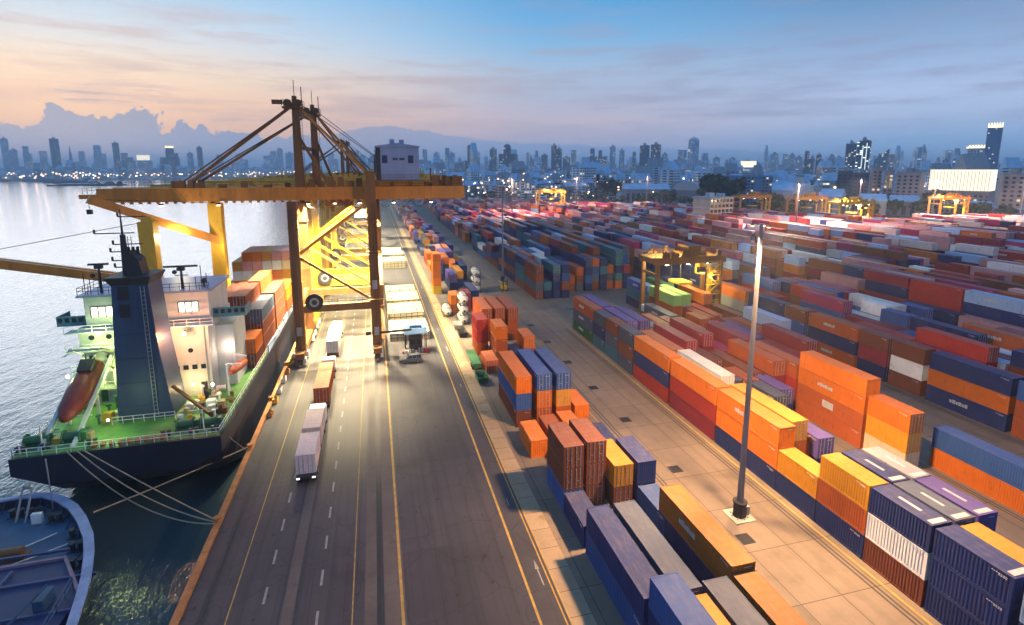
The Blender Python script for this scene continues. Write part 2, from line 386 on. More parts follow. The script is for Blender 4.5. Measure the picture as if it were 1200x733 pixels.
def water_mat():
    m = bpy.data.materials.new('river_water'); m.use_nodes = True; t = m.node_tree; b = t.nodes['Principled BSDF']
    g = nd(t, 'ShaderNodeTexCoord'); P = g.outputs['Object']
    c = ramp(t, noise(t, P, .012, 4), [(.35, (.035, .065, .075, 1)), (.65, (.06, .095, .10, 1))])
    t.links.new(c, b.inputs['Base Color']); b.inputs['Roughness'].default_value = .05; b.inputs['IOR'].default_value = 1.5
    b.inputs['Specular IOR Level'].default_value = .5
    h = mth(t, 'ADD', mth(t, 'MULTIPLY', noise(t, mapping(t, P, (1, .55, 1)), .16, 3, .55), .8), mth(t, 'ADD', mth(t, 'MULTIPLY', noise(t, mapping(t, P, (1, .5, 1)), .55, 4, .6), .62), mth(t, 'MULTIPLY', noise(t, mapping(t, P, (1, .7, 1)), 2.2, 3, .6), .17)))
    bn = nd(t, 'ShaderNodeBump'); bn.inputs['Strength'].default_value = .55; bn.inputs['Distance'].default_value = .62
    t.links.new(h, bn.inputs['Height']); t.links.new(bn.outputs[0], b.inputs['Normal'])
    return m
WATER_Z = -4.0
setting(MB().add([(-14000, -400, WATER_Z), (-18.9, -400, WATER_Z), (-18.9, 760, WATER_Z), (400, 5200, WATER_Z), (-14000, 5200, WATER_Z)], [(0, 1, 2, 3, 4)]), 'water', water_mat())
land = [(-18.9, -400), (-18.9, 700), (-60, 1500), (-190, 3449), (-647, 3567), (-988, 3297), (-1142, 2702), (-1181, 2109), (-2500, 1700), (-14000, 1200), (-14000, 16000), (16000, 16000), (16000, -400)]
setting(MB().add([(x, y, 0) for x, y in land], [tuple(range(len(land) - 1, -1, -1))]), 'ground', G_CITY)
bank = MB()
for a, b in zip(land[:9], land[1:10]):
    bank.add([(a[0], a[1], 0), (b[0], b[1], 0), (b[0], b[1], -7), (a[0], a[1], -7)], [(0, 1, 2, 3)])
setting(bank, 'river_bank', M_QWALL)
setting(MB().add([(15.4, -60, .006), (420, -60, .006), (520, 250, .006), (420, 330, .006), (300, 470, .006), (130, 640, .006), (15.4, 640, .006)], [(0, 1, 2, 3, 4, 5, 6)]), 'yard_ground', G_YARD)
setting(MB().sheet(1.3, 15.4, -60, 640, .010), 'road', G_ROAD)
setting(MB().sheet(-18.4, -2.4, -60, 640, .012), 'quay_apron', G_APRON)
setting(MB().sheet(-2.4, 1.3, -60, 640, .014), 'crane_rail_strip', G_STRIP)
setting(MB().sheet(15.4, 17.6, 24, 640, .016).sheet(15.4, 17.4, -60, 23.9, .016), 'kerb_pad', G_PAD)
# quay wall, bull rail and fenders
setting(MB().box(-19.0, -18.4, -60, 640, -6.5, .005), 'quay_wall', M_QWALL)
br = thing('quay_edge_rail', 'orange brown raised edge beam running along the whole quay', 'kerb', (-18.6, 60, 0))
for k in range(56):
    part(MB().box(-19.05, -18.35, -40 + k * 12 + .04, -40 + k * 12 + 11.96, .008, .34), 'edge_beam', M_BULLRAIL, br)
# painted lines and rails
ln = MB()
ln.sheet(.85, 1.12, -60, 640, .022).sheet(12.68, 12.92, -60, 640, .022).sheet(-3.52, -3.42, -60, 640, .022)
ln.sheet(15.0, 15.14, -60, 640, .022).sheet(15.42, 15.56, -60, 640, .022).sheet(-14.45, -14.33, -60, 640, .022)
ln.sheet(46.2, 46.45, -40, 121, .014).sheet(33.0, 33.2, -40, 121, .014)
setting(ln, 'yellow_road_lines', M_LINEY)
dl = MB()
for k in range(64):
    y = 6 + k * 5.2
    dl.sheet(-11.65, -11.42, y, y + 2.1, .022).sheet(-6.65, -6.42, y + 1, y + 3.1, .022)
for k in range(30):
    y = 20 + k * 12; dl.sheet(14.1, 14.22, y, y + 1.4, .022) if k % 3 == 0 else None
for y in (43.2, 112, 176):
    dl.add([(14.35, y, .022), (14.48, y, .022), (14.48, y + 2.2, .022), (14.62, y + 2.2, .022), (14.42, y + 3.5, .022), (14.2, y + 2.2, .022), (14.35, y + 2.2, .022)], [(0, 1, 2, 3, 4, 5, 6)])
setting(dl, 'white_road_markings', M_LINEW)
gr = MB()
for x in (-16.6, -.95): gr.sheet(x - .34, x + .34, -60, 640, .020)
for x in (-9.9, -8.5): gr.sheet(x - .09, x + .09, -60, 640, .019)
for x in (45.0, 45.5, 34.2, 34.7, 91.0, 90.4, 71.0, 70.5): gr.sheet(x - .1, x + .1, -60, 121, .012)
setting(gr, 'rail_grooves', M_DARK)
st = MB().sheet(-9.7, -8.7, -60, 640, .018)
setting(st, 'quay_service_strip', G_STRIP)
rl = MB()
for x in (-16.6, -.95): rl.box(x - .05, x + .05, -60, 640, .021, .06)
setting(rl, 'crane_rails', M_DARK)
# drain covers in the truck lane: each a frame and its own bars
def drain(y, x=37.7, s=.72, first=[None]):
    if first[0] is None:
        d = thing('drain_cover', '', 'drain cover', (x, y, 0), 'iron drain covers in the truck lane'); first[0] = d
        fr = MB()
        for a in (-1, 1): fr.box(x + a * s - .06, x + a * s + .06, y - s - .06, y + s + .06, .007, .05).box(x - s + .061, x + s - .061, y + a * s - .06, y + a * s + .06, .007, .05)
        part(fr, 'frame', M_DARK, d); bs = MB()
        for k in range(9): bs.box(x - s + .12 + k * .165, x - s + .2 + k * .165, y - s + .07, y + s - .07, .008, .04)
        part(bs, 'grating', M_DARK, d); part(MB().sheet(x - s + .06, x + s - .06, y - s + .06, y + s - .06, .0075), 'sump', M_RUBBER, d)
    else: d = copy_tree(first[0], (x, y, 0))
    return d
for i, y in enumerate((43.9, 57.9, 72.6, 85.5, 99.0, 112.5, 126)):
    d = drain(y); d['label'] = 'dark square iron drain cover in the truck lane, %s beyond the tall mast' % ORD[i - 1] if i else 'dark square iron drain cover just in front of the tall mast foot'
# small dark patches on the road

# ================================================================== containers
W = 2.438; CH = 2.60
PAL = dict(orange=(.60, .15, .016), amber=(.54, .23, .018), rust=(.36, .085, .025), brown=(.17, .052, .03), red=(.36, .035, .028), maroon=(.24, .028, .045), magenta=(.34, .03, .11),
           pink=(.60, .28, .27), rose=(.74, .58, .53), navy=(.016, .032, .125), blue=(.03, .085, .27), slate=(.065, .085, .13), teal=(.03, .12, .17), green=(.03, .11, .05), lime=(.28, .52, .16),
           white=(.70, .68, .65), grey=(.30, .30, .33), cream=(.62, .50, .33), sky=(.34, .46, .66), purple=(.10, .07, .26), yellow=(.66, .40, .03), ochre=(.32, .115, .022))
SAY = dict(orange='orange', amber='amber yellow', rust='rusty orange', brown='brown', red='red', maroon='dark red', magenta='magenta red', pink='pink', rose='pale rose', navy='navy blue', blue='bright blue',
           slate='slate grey', teal='dark teal', green='dark green', lime='lime green', white='white', grey='grey', cream='cream', sky='pale blue', purple='violet', yellow='yellow', ochre='ochre')
def corrugated(mb, fixed, a0, a1, z0, z1, axis, sign, pitch=.29, depth=.045):
    """a trapezoid-corrugated wall, from a0 to a1 along the other axis"""
    n = max(4, int((a1 - a0) / pitch)); p = (a1 - a0) / n; pts = []
    for k in range(n):
        for u, d in ((0, 0), (.36, 0), (.5, 1), (.86, 1)): pts.append((a0 + (k + u) * p, d * depth))
    pts.append((a1, 0)); vs = []
    for a, d in pts:
        f = fixed - sign * d
        for z in (z0, z1): vs.append((f, a, z) if axis == 'y' else (a, f, z))
    fs = []
    for k in range(len(pts) - 1):
        q = (2 * k, 2 * k + 2, 2 * k + 3, 2 * k + 1); fs.append(q if (axis == 'y') == (sign > 0) else q[::-1])
    return mb.add(vs, fs)
def container_body(L, door):
    mb = MB(); h = W / 2; l = L / 2; H = CH; e = .14
    for sx in (-1, 1):
        for sy in (-1, 1):
            x0, x1 = sorted((sx * h, sx * (h - e))); y0, y1 = sorted((sy * l, sy * (l - e)))
            mb.box(x0, x1, y0, y1, .12, H - .12)
            xa, xb = sorted((sx * (h + .006), sx * (h - .17))); ya, yb = sorted((sy * (l + .006), sy * (l - .17)))
            mb.box(xa, xb, ya, yb, 0, .12).box(xa, xb, ya, yb, H - .12, H + .008)
        x0, x1 = sorted((sx * h, sx * (h - .07)))
        mb.box(x0, x1, -l + .17, l - .17, .02, .18).box(x0, x1, -l + .17, l - .17, H - .10, H - .006)
        corrugated(mb, sx * (h - .012), -l + e, l - e, .18, H - .10, 'y', sx)
    for sy in (-1, 1):
        y0, y1 = sorted((sy * l, sy * (l - .1)))
        mb.box(-h + .17, h - .17, y0, y1, .01, .16).box(-h + .17, h - .17, y0, y1, H - .12, H - .004)
        if door and sy < 0: mb.add([(-h + e, -l + .06, .16), (h - e, -l + .06, .16), (h - e, -l + .06, H - .12), (-h + e, -l + .06, H - .12)], [(0, 1, 2, 3)])
        else: corrugated(mb, sy * (l - .015), -h + e, h - e, .16, H - .12, 'x', sy, .26, .04)
    # roof: shallow cross ribs
    n = int((L - .3) / .42); vs = []; fs = []
    for k in range(n + 1):
        y = -l + .1 + k * (L - .2) / n; z = H - .03 + (.018 if k % 2 else 0)
        vs += [(-h + .07, y, z), (h - .07, y, z)]
    for k in range(n): fs.append((2 * k, 2 * k + 1, 2 * k + 3, 2 * k + 2))
    mb.add(vs, fs)
    mb.add([(-h + .05, -l + .05, .05), (h - .05, -l + .05, .05), (h - .05, l - .05, .05), (-h + .05, l - .05, .05)], [(3, 2, 1, 0)])
    return mb.mesh('container_body', PAINT)
L40, L20 = 12.192, 6.058
BODY = {(L, d): container_body(L, d) for L in (L40, L20) for d in (True, False)}
def door_mesh(L, s):
    mb = MB(); l = L / 2; x0, x1 = sorted((s * .012, s * (W / 2 - .145)))
    mb.box(x0, x1, -l + .015, -l + .055, .17, CH - .13)
    for z in (.75, 1.3, 1.85): mb.box(x0 + .05, x1 - .05, -l + .004, -l + .0149, z, z + .10)
    return mb.mesh('container_door', PAINT)
def rods_mesh(L, s):
    mb = MB(); l = L / 2
    for x in (.30, .82):
        x *= s; mb.cyl((x, -l - .01, .12), (x, -l - .01, CH - .08), .03, 6)
        for z in (.2, .7, 1.25, 1.8, CH - .2): mb.box(x - .06, x + .06, -l - .03, -l + .003, z, z + .07)
    mb.box(min(s * .3, s * .74), max(s * .3, s * .74), -l - .05, -l - .032, 1.02, 1.06)
    return mb.mesh('lock_rods', M_GALV)
DOORS = {(L, s): door_mesh(L, s) for L in (L40, L20) for s in (-1, 1)}
RODS = {(L, s): rods_mesh(L, s) for L in (L40, L20) for s in (-1, 1)}
def pad_mesh(L, kind):
    """pale panels fixed on a container"""
    mb = MB(); h = W / 2; l = L / 2; H = CH
    if kind == 'roof_end': mb.box(-h + .35, h - .35, -l + .22, -l + .75, H - .008, H + .006)
    if kind == 'roof_bar': mb.box(-.16, .16, -1.1, 1.1, H - .008, H + .006)
    if kind == 'side': mb.box(-h - .008, -h + .02, -1.0, 1.0, .8, 1.9)
    if kind == 'code':                       # lines of stencilled code, too small to read
        for i, (n, zc) in enumerate(((7, 2.28), (4, 2.16))):
            for k in range(n): mb.box(-h - .006, -h + .02, -l + .45 + k * .17, -l + .57 + k * .17, zc - .025, zc + .03)
        for k in range(5): mb.box(-.05 + .2 + k * .14, -.05 + .3 + k * .14, -l - .006, -l + .02, 2.2, 2.26)
    if kind == 'logo':                       # a faded wordmark, too worn to read
        for k, (a, b) in enumerate(((0, .3), (.38, .6), (.68, 1.05), (1.13, 1.35), (1.43, 1.8), (1.88, 2.15))): mb.box(-h - .007, -h + .02, -.6 + a * 1.3, -.6 + b * 1.3, 1.15, 1.7 - .1 * (k % 2))
    if kind == 'end': mb.box(-.35, .35, -l - .012, -l + .03, 1.5, 2.2)
    return mb.mesh('marking', M_MARK)
PADS = {(L, k): pad_mesh(L, k) for L in (L40, L20) for k in ('roof_end', 'roof_bar', 'side', 'end', 'code', 'logo')}
NCONT = [0]
def container(x, y, z, L, colour, label, group, door=True, parts=2, h=CH, pads=()):
    """x: left face, y: near end, z: underside"""
    L = L40 if L == 40 or 8 < L < 15 else L20
    o = bpy.data.objects.new('shipping_container', BODY[(L, door and parts > 0)]); COL.objects.link(o)
    o.location = (x + W / 2, y + L / 2, z); o.scale = (1, 1, h / CH)
    j = random.Random(int(x * 97 + y * 31 + z * 7)); k = .85 + j.random() * .3
    c = tuple(min(1, v * k) for v in PAL[colour]); o.color = c + (1,)
    tag(o, label, 'container', group); NCONT[0] += 1
    if door and parts > 0:
        for s in (-1, 1):
            d = bpy.data.objects.new('door', DOORS[(L, s)]); COL.objects.link(d); d.parent = o; d.color = o.color
            if parts > 1:
                r = bpy.data.objects.new('lock_rod', RODS[(L, s)]); COL.objects.link(r); r.parent = d
    if parts > 1 and j.random() < .7: pads = tuple(pads) + ('code',)
    if parts > 1 and L > 8 and j.random() < .24 and colour not in ('white', 'cream', 'rose') and 'side' not in pads: pads = tuple(pads) + ('logo',)
    for p in pads:
        m = bpy.data.objects.new('marking', PADS[(L, p)]); COL.objects.link(m); m.parent = o
    return o

# ------------------------------------------------------------------ where every stack stands
STACKS = []      # block, row, x, y, L, colours bottom to top, options
def S(block, row, x, y, L, cols, **kw):
    STACKS.append(dict(block=block, row=row, x=x, y=y, L=L40 if L == 40 else L20, cols=cols.split(), kw=kw))
# block between the quay road and the truck lane: four rows from x = 20
MX = [20.0, 23.0, 26.0, 29.0]
S('M', 0, MX[0], 21.2, 40, 'blue navy blue', door=0)
S('M', 0, MX[0], 34.1, 40, 'blue navy', door=0, gap=1)
S('M', 1, MX[1], 34.1, 40, 'navy slate', door=0)
S('M', 1, MX[1], 21.4, 40, 'brown amber', h=2.5)
S('M', 2, MX[2], 22.8, 40, 'slate slate', h=2.42, door=0)
S('M', 3, MX[3], 22.8, 40, 'brown ochre', h=2.42, door=0)
S('M', 3, MX[3], 35.1, 40, 'navy ochre', door=0, h=2.75)
S('M', 0, MX[0], 46.9, 20, 'navy', door=0)
S('M', 3, MX[3], 46.0, 20, 'blue', door=0)
S('M', 0, MX[0], 53.1, 20, 'blue brown brown', h=2.72)
S('M', 1, MX[1], 53.5, 20, 'brown brown brown', h=2.72)
S('M', 2, MX[2], 52.3, 20, 'brown amber', h=2.72)
S('M', 3, MX[3], 52.3, 20, 'navy navy', h=2.72, door=0)
S('M', 2, MX[2], 59.2, 20, 'rust')
S('M', 0, MX[0] - .3, 65.3, 20, 'orange', door=0)
S('M', 1, MX[1], 60.3, 40, 'rust', door=0)
S('M', 2, MX[2], 67.0, 20, 'orange')
S('M', 3, MX[3], 62.0, 20, 'navy')
S('M', 0, MX[0], 74.4, 40, 'brown blue orange', h=2.72, door=0)
S('M', 1, MX[1] + .4, 74.6, 40, 'rust orange blue', h=2.72)
S('M', 2, MX[2] + .5, 74.3, 40, 'rust amber blue', h=2.72)
S('M', 3, MX[3] + .6, 74.2, 20, 'orange', door=0)
S('M', 2, MX[2], 90, 20, 'orange'); S('M', 3, MX[3], 88, 40, 'navy')
S('M', 1, MX[1], 101.8, 20, 'brown rust orange', door=0)
S('M', 0, MX[0] + .2, 107.8, 20, 'rust red red', door=0)
S('M', 2, MX[2], 100, 20, 'navy'); S('M', 3, MX[3], 102, 20, 'rust orange')
S('M', 0, MX[0], 97, 20, 'rust')
S('M', 1, MX[1], 116.2, 40, 'brown rust rust'); S('M', 2, MX[2], 116.0, 40, 'rust brown rust'); S('M', 3, MX[3], 115.6, 40, 'rust rust rust')
S('M', 0, MX[0] - .6, 142, 20, 'rust orange'); S('M', 1, MX[1] - .2, 143.5, 20, 'red maroon'); S('M', 2, MX[2] - .4, 146, 40, 'navy navy')
S('M', 0, 17.2, 166, 20, 'yellow orange orange orange orange', door=0)
S('M', 1, MX[1], 170, 40, 'navy purple'); S('M', 2, MX[2], 176, 40, 'blue amber'); S('M', 0, MX[0] + .3, 186, 40, 'navy blue purple')
S('M', 3, MX[3], 186, 40, 'brown navy'); S('M', 1, MX[1], 190, 40, 'purple slate orange')
# block beyond the truck lane: eight rows from x = 47.2
RX = [47.2 + 2.8 * i for i in range(8)]
S('R', 0, RX[0], 18.8, 20, 'navy navy sky', door=0)
S('R', 0, RX[0], 25.6, 20, 'navy navy navy', h=2.75, pads='roof_end', door=0)
S('R', 1, RX[1], 19.6, 40, 'navy rust amber', h=2.62, door=0)
for i, (a, p) in enumerate((('brown white navy', 'roof_end roof_bar'), ('navy slate slate', 'roof_end roof_bar'), ('navy blue purple', 'roof_end roof_bar'))):
    S('R', i, RX[i], 32.0, 20, a, h=2.75, pads=p, door=0)
S('R', 0, RX[0], 38.2, 20, 'navy rust amber', h=2.75, door=0)
S('R', 1, RX[1], 38.2, 20, 'navy navy navy', h=2.75, pads='roof_end roof_bar', door=0); S('R', 2, RX[2], 38.2, 20, 'slate slate grey', h=2.75, pads='roof_end roof_bar', door=0)
S('R', 0, RX[0], 44.4, 20, 'navy amber', h=2.75, door=0)
S('R', 0, RX[0], 50.6, 40, 'navy orange orange', h=2.75, door=0)
S('R', 1, RX[1], 51.6, 40, 'brown rust amber', h=2.75)
S('R', 2, RX[2], 52.6, 20, 'brown rust', h=2.6); S('R', 3, RX[3] - 1.4, 51.4, 40, 'navy purple', h=2.75)
S('R', 0, RX[0], 63.2, 40, 'maroon red orange', h=2.75, door=0)
S('R', 1, RX[1] + .4, 66.5, 40, 'brown rust white', h=2.8)
S('R', 0, RX[0], 76.2, 40, 'red navy orange', h=2.75, door=0); S('R', 1, RX[1], 79.5, 40, 'brown rust rust', h=2.7)
S('R', 0, RX[0], 89.2, 20, 'slate brown slate', h=2.75); S('R', 0, RX[0], 95.6, 20, 'teal slate brown', h=2.75)
S('R', 0, RX[0], 102, 20, 'teal navy slate', h=2.7); S('R', 0, RX[0], 108.6, 40, 'green slate rust', h=2.75)
S('R', 1, RX[1], 97.0, 40, 'navy slate purple', h=2.75); S('R', 1, RX[1], 110, 40, 'brown rust purple', h=2.75)
S('R', 2, RX[2], 97.0, 40, 'navy brown purple', h=2.75); S('R', 2, RX[2], 84, 40, 'brown rust'); S('R', 3, RX[3], 84, 40, 'brown brown maroon')
S('R', 2, RX[2], 66.6, 40, 'rust brown'); S('R', 3, RX[3], 71, 40, 'brown slate'); S('R', 4, RX[4], 64, 20, 'brown slate'); S('R', 4, RX[4], 70.6, 20, 'rust rust'); S('R', 5, RX[5], 66, 20, 'navy purple')
S('R', 5, RX[5], 73, 40, 'brown brown'); S('R', 4, RX[4], 80, 40, 'maroon brown'); S('R', 3, RX[3], 97, 40, 'navy brown'); S('R', 4, RX[4], 94, 40, 'navy slate'); S('R', 5, RX[5], 87, 40, 'red maroon maroon')
S('R', 6, RX[6], 71, 40, 'maroon maroon rust'); S('R', 6, RX[6], 84, 40, 'red magenta'); S('R', 7, RX[7] - .4, 49.4, 20, 'cream amber orange', h=2.75)
S('R', 7, RX[7] - .6, 55.8, 40, 'rust rust orange orange', h=2.6, door=0, pads='side'); S('R', 7, RX[7], 69, 40, 'rust red rust'); S('R', 7, RX[7], 82, 40, 'rust maroon maroon'); S('R', 7, RX[7], 95, 40, 'navy rust')
S('R', 6, RX[6], 97, 40, 'rust maroon'); S('R', 5, RX[5], 100, 40, 'brown rust'); S('R', 3, RX[3], 110, 40, 'slate brown'); S('R', 4, RX[4], 107, 40, 'brown'); S('R', 6, RX[6], 110, 20, 'rust'); S('R', 7, RX[7], 108.5, 40, 'teal slate')
# block under the yard gantry crane: from x = 71.8
SX = [71.8 + 2.8 * i for i in range(5)]
S('S', 0, SX[0], 38.0, 40, 'orange blue', h=2.75, door=0); S('S', 0, SX[0], 24.9, 40, 'rust navy'); S('S', 1, SX[1] + 2, 26, 20, 'rust')
S('S', 0, SX[0] + .6, 89.6, 40, 'red magenta', h=2.75); S('S', 1, SX[1] + .6, 89, 40, 'rust purple'); S('S', 2, SX[2], 92, 40, 'maroon maroon'); S('S', 1, SX[1], 76, 40, 'rust maroon'); S('S', 2, SX[2], 78, 40, 'navy rust maroon')
S('S', 0, SX[0], 103.4, 20, 'navy rust', h=2.75); S('S', 1, SX[1], 105, 40, 'brown red'); S('S', 2, SX[2], 106, 40, 'brown red')
S('S', 0, SX[0], 115.0, 40, 'green rust lime', h=2.75, door=0); S('S', 1, SX[1], 115.4, 40, 'purple grey lime', h=2.75, door=0); S('S', 3, SX[3], 114.6, 40, 'brown rust orange', h=2.75)
S('S', 2, SX[2], 128, 40, 'navy navy green'); S('S', 3, SX[3], 128, 40, 'navy navy'); S('S', 0, SX[0], 128.5, 40, 'navy teal blue'); S('S', 4, SX[4], 104, 40, 'rust brown'); S('S', 4, SX[4], 91, 40, 'navy purple sky'); S('S', 3, SX[3], 92, 40, 'maroon rust'); S('S', 4, SX[4], 128, 40, 'navy slate navy')
# block beyond the second lane: from x = 92
TX = [92.0 + 2.8 * i for i in range(8)]
S('T', 0, TX[0], 41.2, 40, 'rust rust blue', h=2.85, door=0); S('T', 0, TX[0], 54.2, 40, 'navy orange navy', h=2.85, door=0); S('T', 0, TX[0], 67.4, 20, 'brown white brown', h=2.85, door=0)
S('T', 0, TX[0], 74.2, 20, 'navy maroon brown', h=2.8); S('T', 0, TX[0], 80.8, 40, 'rust navy rust', h=2.8, door=0); S('T', 0, TX[0], 94.0, 20, 'brown blue brown', h=2.8); S('T', 0, TX[0], 100.6, 40, 'navy navy navy', h=2.8); S('T', 0, TX[0], 114, 40, 'teal grey orange', h=2.8)
rt = random.Random(5)
for r in range(1, 8):
    y = 40.8 + rt.random() * 2
    while y < 118:
        L = 40 if rt.random() < .75 else 20; n = 3 if r < 2 else rt.choice((2, 3, 3, 4, 4, 4))
        top = ['magenta', 'sky', 'maroon', 'navy', 'blue', 'red', 'maroon', 'red', 'white', 'navy', 'rust']
        cols = [rt.choice(('navy', 'brown', 'blue', 'navy', 'maroon', 'red', 'sky', 'rust')) for _ in range(n - 1)] + [rt.choice(top)]
        S('T', r, TX[r], y, L, ' '.join(cols)); y += (L40 if L == 40 else L20) + .5 + (9 if rt.random() < .12 else 0)

# ------------------------------------------------------------------ the far blocks, filled row by row
def rmax(x, y):
    az = math.degrees(math.atan2(x, y)); pts = [(2, 600), (10.8, 580), (23.6, 520), (38, 430), (47, 402), (58.7, 470), (80, 520)]
    for (a, b), (c, d) in zip(pts[:-1], pts[1:]):
        if az <= c: return b + (d - b) * max(0, az - a) / (c - a)
    return 520
def fill(block, x0, rows, y0, y1, pal, tops, hi, seed, gap=.08, pitch=2.8, lo=2):
    r = random.Random(seed)
    for i in range(rows):
        y = y0 + r.random() * 2.5; x = x0 + i * pitch; n = hi - 1; run = None
        while y < y1:
            if math.hypot(x, y) > rmax(x, y): break
            L = 40 if r.random() < .78 else 20; l = L40 if L == 40 else L20
            if run is None or r.random() < .4: run = r.choice(pal)
            if r.random() < .62: n = min(hi, max(lo, n + r.choice((-2, -1, 0, 1, 1, 2))))
            if r.random() > gap:
                cols = [run if r.random() < .45 else r.choice(pal) for _ in range(n - 1)] + [r.choice(tops)]
                S(block, i, x, y, L, ' '.join(cols), door=r.random() < .6)
            y += l + .45
BLUES = ['navy', 'navy', 'slate', 'navy', 'brown', 'navy', 'blue', 'brown', 'rust', 'teal']
WARM = ['rust', 'orange', 'maroon', 'red', 'magenta', 'pink', 'pink', 'brown', 'navy', 'red', 'magenta']
MIXD = ['navy', 'brown', 'blue', 'maroon', 'rust', 'navy', 'navy', 'red', 'orange', 'sky', 'magenta']
fill('N', 46.8, 4, 150.3, 268, BLUES, BLUES + ['white', 'red'], 4, 11, lo=2)
fill('O', 60.2, 9, 158, 268, BLUES, BLUES + ['sky', 'rust', 'maroon'], 5, 12, lo=2)
fill('P', 92.0, 8, 130, 268, MIXD + BLUES, WARM + ['orange', 'sky', 'navy'], 5, 13, gap=.12)
fill('V', 47, 5, 282, 420, BLUES + ['orange'], MIXD + ['orange', 'pink'], 3, 14)
fill('V', 66, 9, 282, 420, BLUES + WARM, MIXD + ['orange', 'pink'], 3, 15)
fill('V', 96, 8, 282, 420, MIXD + WARM, WARM + ['white', 'orange'], 3, 16)
fill('V', 50, 16, 432, 600, MIXD + WARM, WARM + ['pink', 'white'], 3, 17)
fill('V', 100, 14, 432, 600, MIXD + WARM, WARM + ['pink', 'white'], 3, 18)
k = 0
for xb in (124, 155, 186, 217, 248, 279, 310, 341, 372):
    pal, top = (MIXD, WARM + ['sky', 'navy', 'white']) if xb < 160 else (WARM + MIXD, ['pink', 'white', 'magenta', 'orange', 'rose', 'maroon', 'red', 'sky', 'pink', 'navy'])
    ys = max(40, xb / 1.62 - 18)
    if k == 0: fill('U', xb, 8, ys, 121, pal, top, 5, 30 + k, gap=.2)
    elif ys < 115: fill('V', xb, 8, ys, 121, pal, top, 4, 30 + k, gap=.2)
    fill('V', xb, 8, max(130, ys), 268, pal, top, 5 if xb < 260 else 4, 40 + k, gap=.2)
    fill('V', xb, 8, 282, 420, WARM + pal, top, 4, 50 + k, gap=.2); fill('V', xb, 8, 432, 560, WARM, top, 3, 60 + k)
    k += 1
fill('Q', 20.0, 5, 204, 330, MIXD + ['navy', 'amber'], ['purple', 'orange', 'navy', 'amber', 'pink', 'slate'], 2, 71, gap=.25, pitch=2.9, lo=1)
fill('V', 20.0, 5, 345, 560, MIXD + WARM, WARM + ['pink', 'amber'], 2, 72, gap=.2, pitch=2.9, lo=1)

# ------------------------------------------------------------------ which containers show largest from the quay crane's platform
BOXES = []
for si, s in enumerate(STACKS):
    h = s['kw'].get('h', CH)
    for t, c in enumerate(s['cols']): BOXES.append((si, t, s['x'], s['y'], t * (h + .03), s['L'], h, c))
vs = []; fs = []
for (_, _, x, y, z, L, h, _) in BOXES:
    o = len(vs)
    vs += [(x, y, z), (x + W, y, z), (x + W, y + L, z), (x, y + L, z), (x, y, z + h), (x + W, y, z + h), (x + W, y + L, z + h), (x, y + L, z + h)]
    fs += [(o, o + 3, o + 2, o + 1), (o + 4, o + 5, o + 6, o + 7), (o, o + 1, o + 5, o + 4), (o + 1, o + 2, o + 6, o + 5), (o + 2, o + 3, o + 7, o + 6), (o + 3, o, o + 4, o + 7)]
tree = BVHTree.FromPolygons(vs, fs)
SEEN = {}
cp, sp, ch_, sh_ = math.cos(R(PITCH)), math.sin(R(PITCH)), math.cos(R(HEADING)), math.sin(R(HEADING))
for py in range(240, 733, 3):
    v = (py - 300) / 620; f = cp - v * sp; d = sp + v * cp
    for px in range(420, 1200, 3):
        u = (px - 600) / 620
        hit = tree.ray_cast(EYE, Vector((u * ch_ + f * sh_, -u * sh_ + f * ch_, -d)), 900)
        if hit[2] is not None:
            b = hit[2] // 6; SEEN[b] = SEEN.get(b, 0) + 1
LARGE = sorted(SEEN, key=lambda b: -SEEN[b])[:272]
big = set(LARGE)
BNAME = dict(M='roadside block', R='laneside block', S='crane block', T='second block', N='corner block', O='shaded block', P='middle block', Q='tail block', U='outer block', V='farthest blocks')
shown = {}
for b in SEEN:
    si = BOXES[b][0]; s = STACKS[si]; shown.setdefault((s['block'], s['row']), set()).add(si)
rank = {}
for k_, ss in shown.items():
    for i, si in enumerate(sorted(ss, key=lambda q: STACKS[q]['y'])): rank[si] = i
def tier_word(t, n):
    if n == 1: return 'lone'
    return 'top of' if t == n - 1 else 'bottom of' if t == 0 else ORD[t] + ' in'
def ordw(i): return ORD[i] if i < len(ORD) else 'farther'
for b in LARGE:
    si, t, x, y, z, L, h, c = BOXES[b]; s = STACKS[si]; n = len(s['cols'])
    lab = '%s container, %s %s stack from front, %s row from quay, %s' % (SAY[c], tier_word(t, n), ordw(rank[si]), ordw(s['row']), BNAME[s['block']])
    area = SEEN[b]; kw = s['kw']; pads = kw.get('pads', '').split() if (t == n - 1 or kw.get('pads') == 'side') else ()
    if kw.get('pads') == 'side' and t != 1: pads = ()
    container(x, y, z + .005, L, c, lab, 'containers stacked in the yard', door=kw.get('door', True) and True, parts=2 if area > 22 else 1 if area > 9 else 0, h=h, pads=pads)
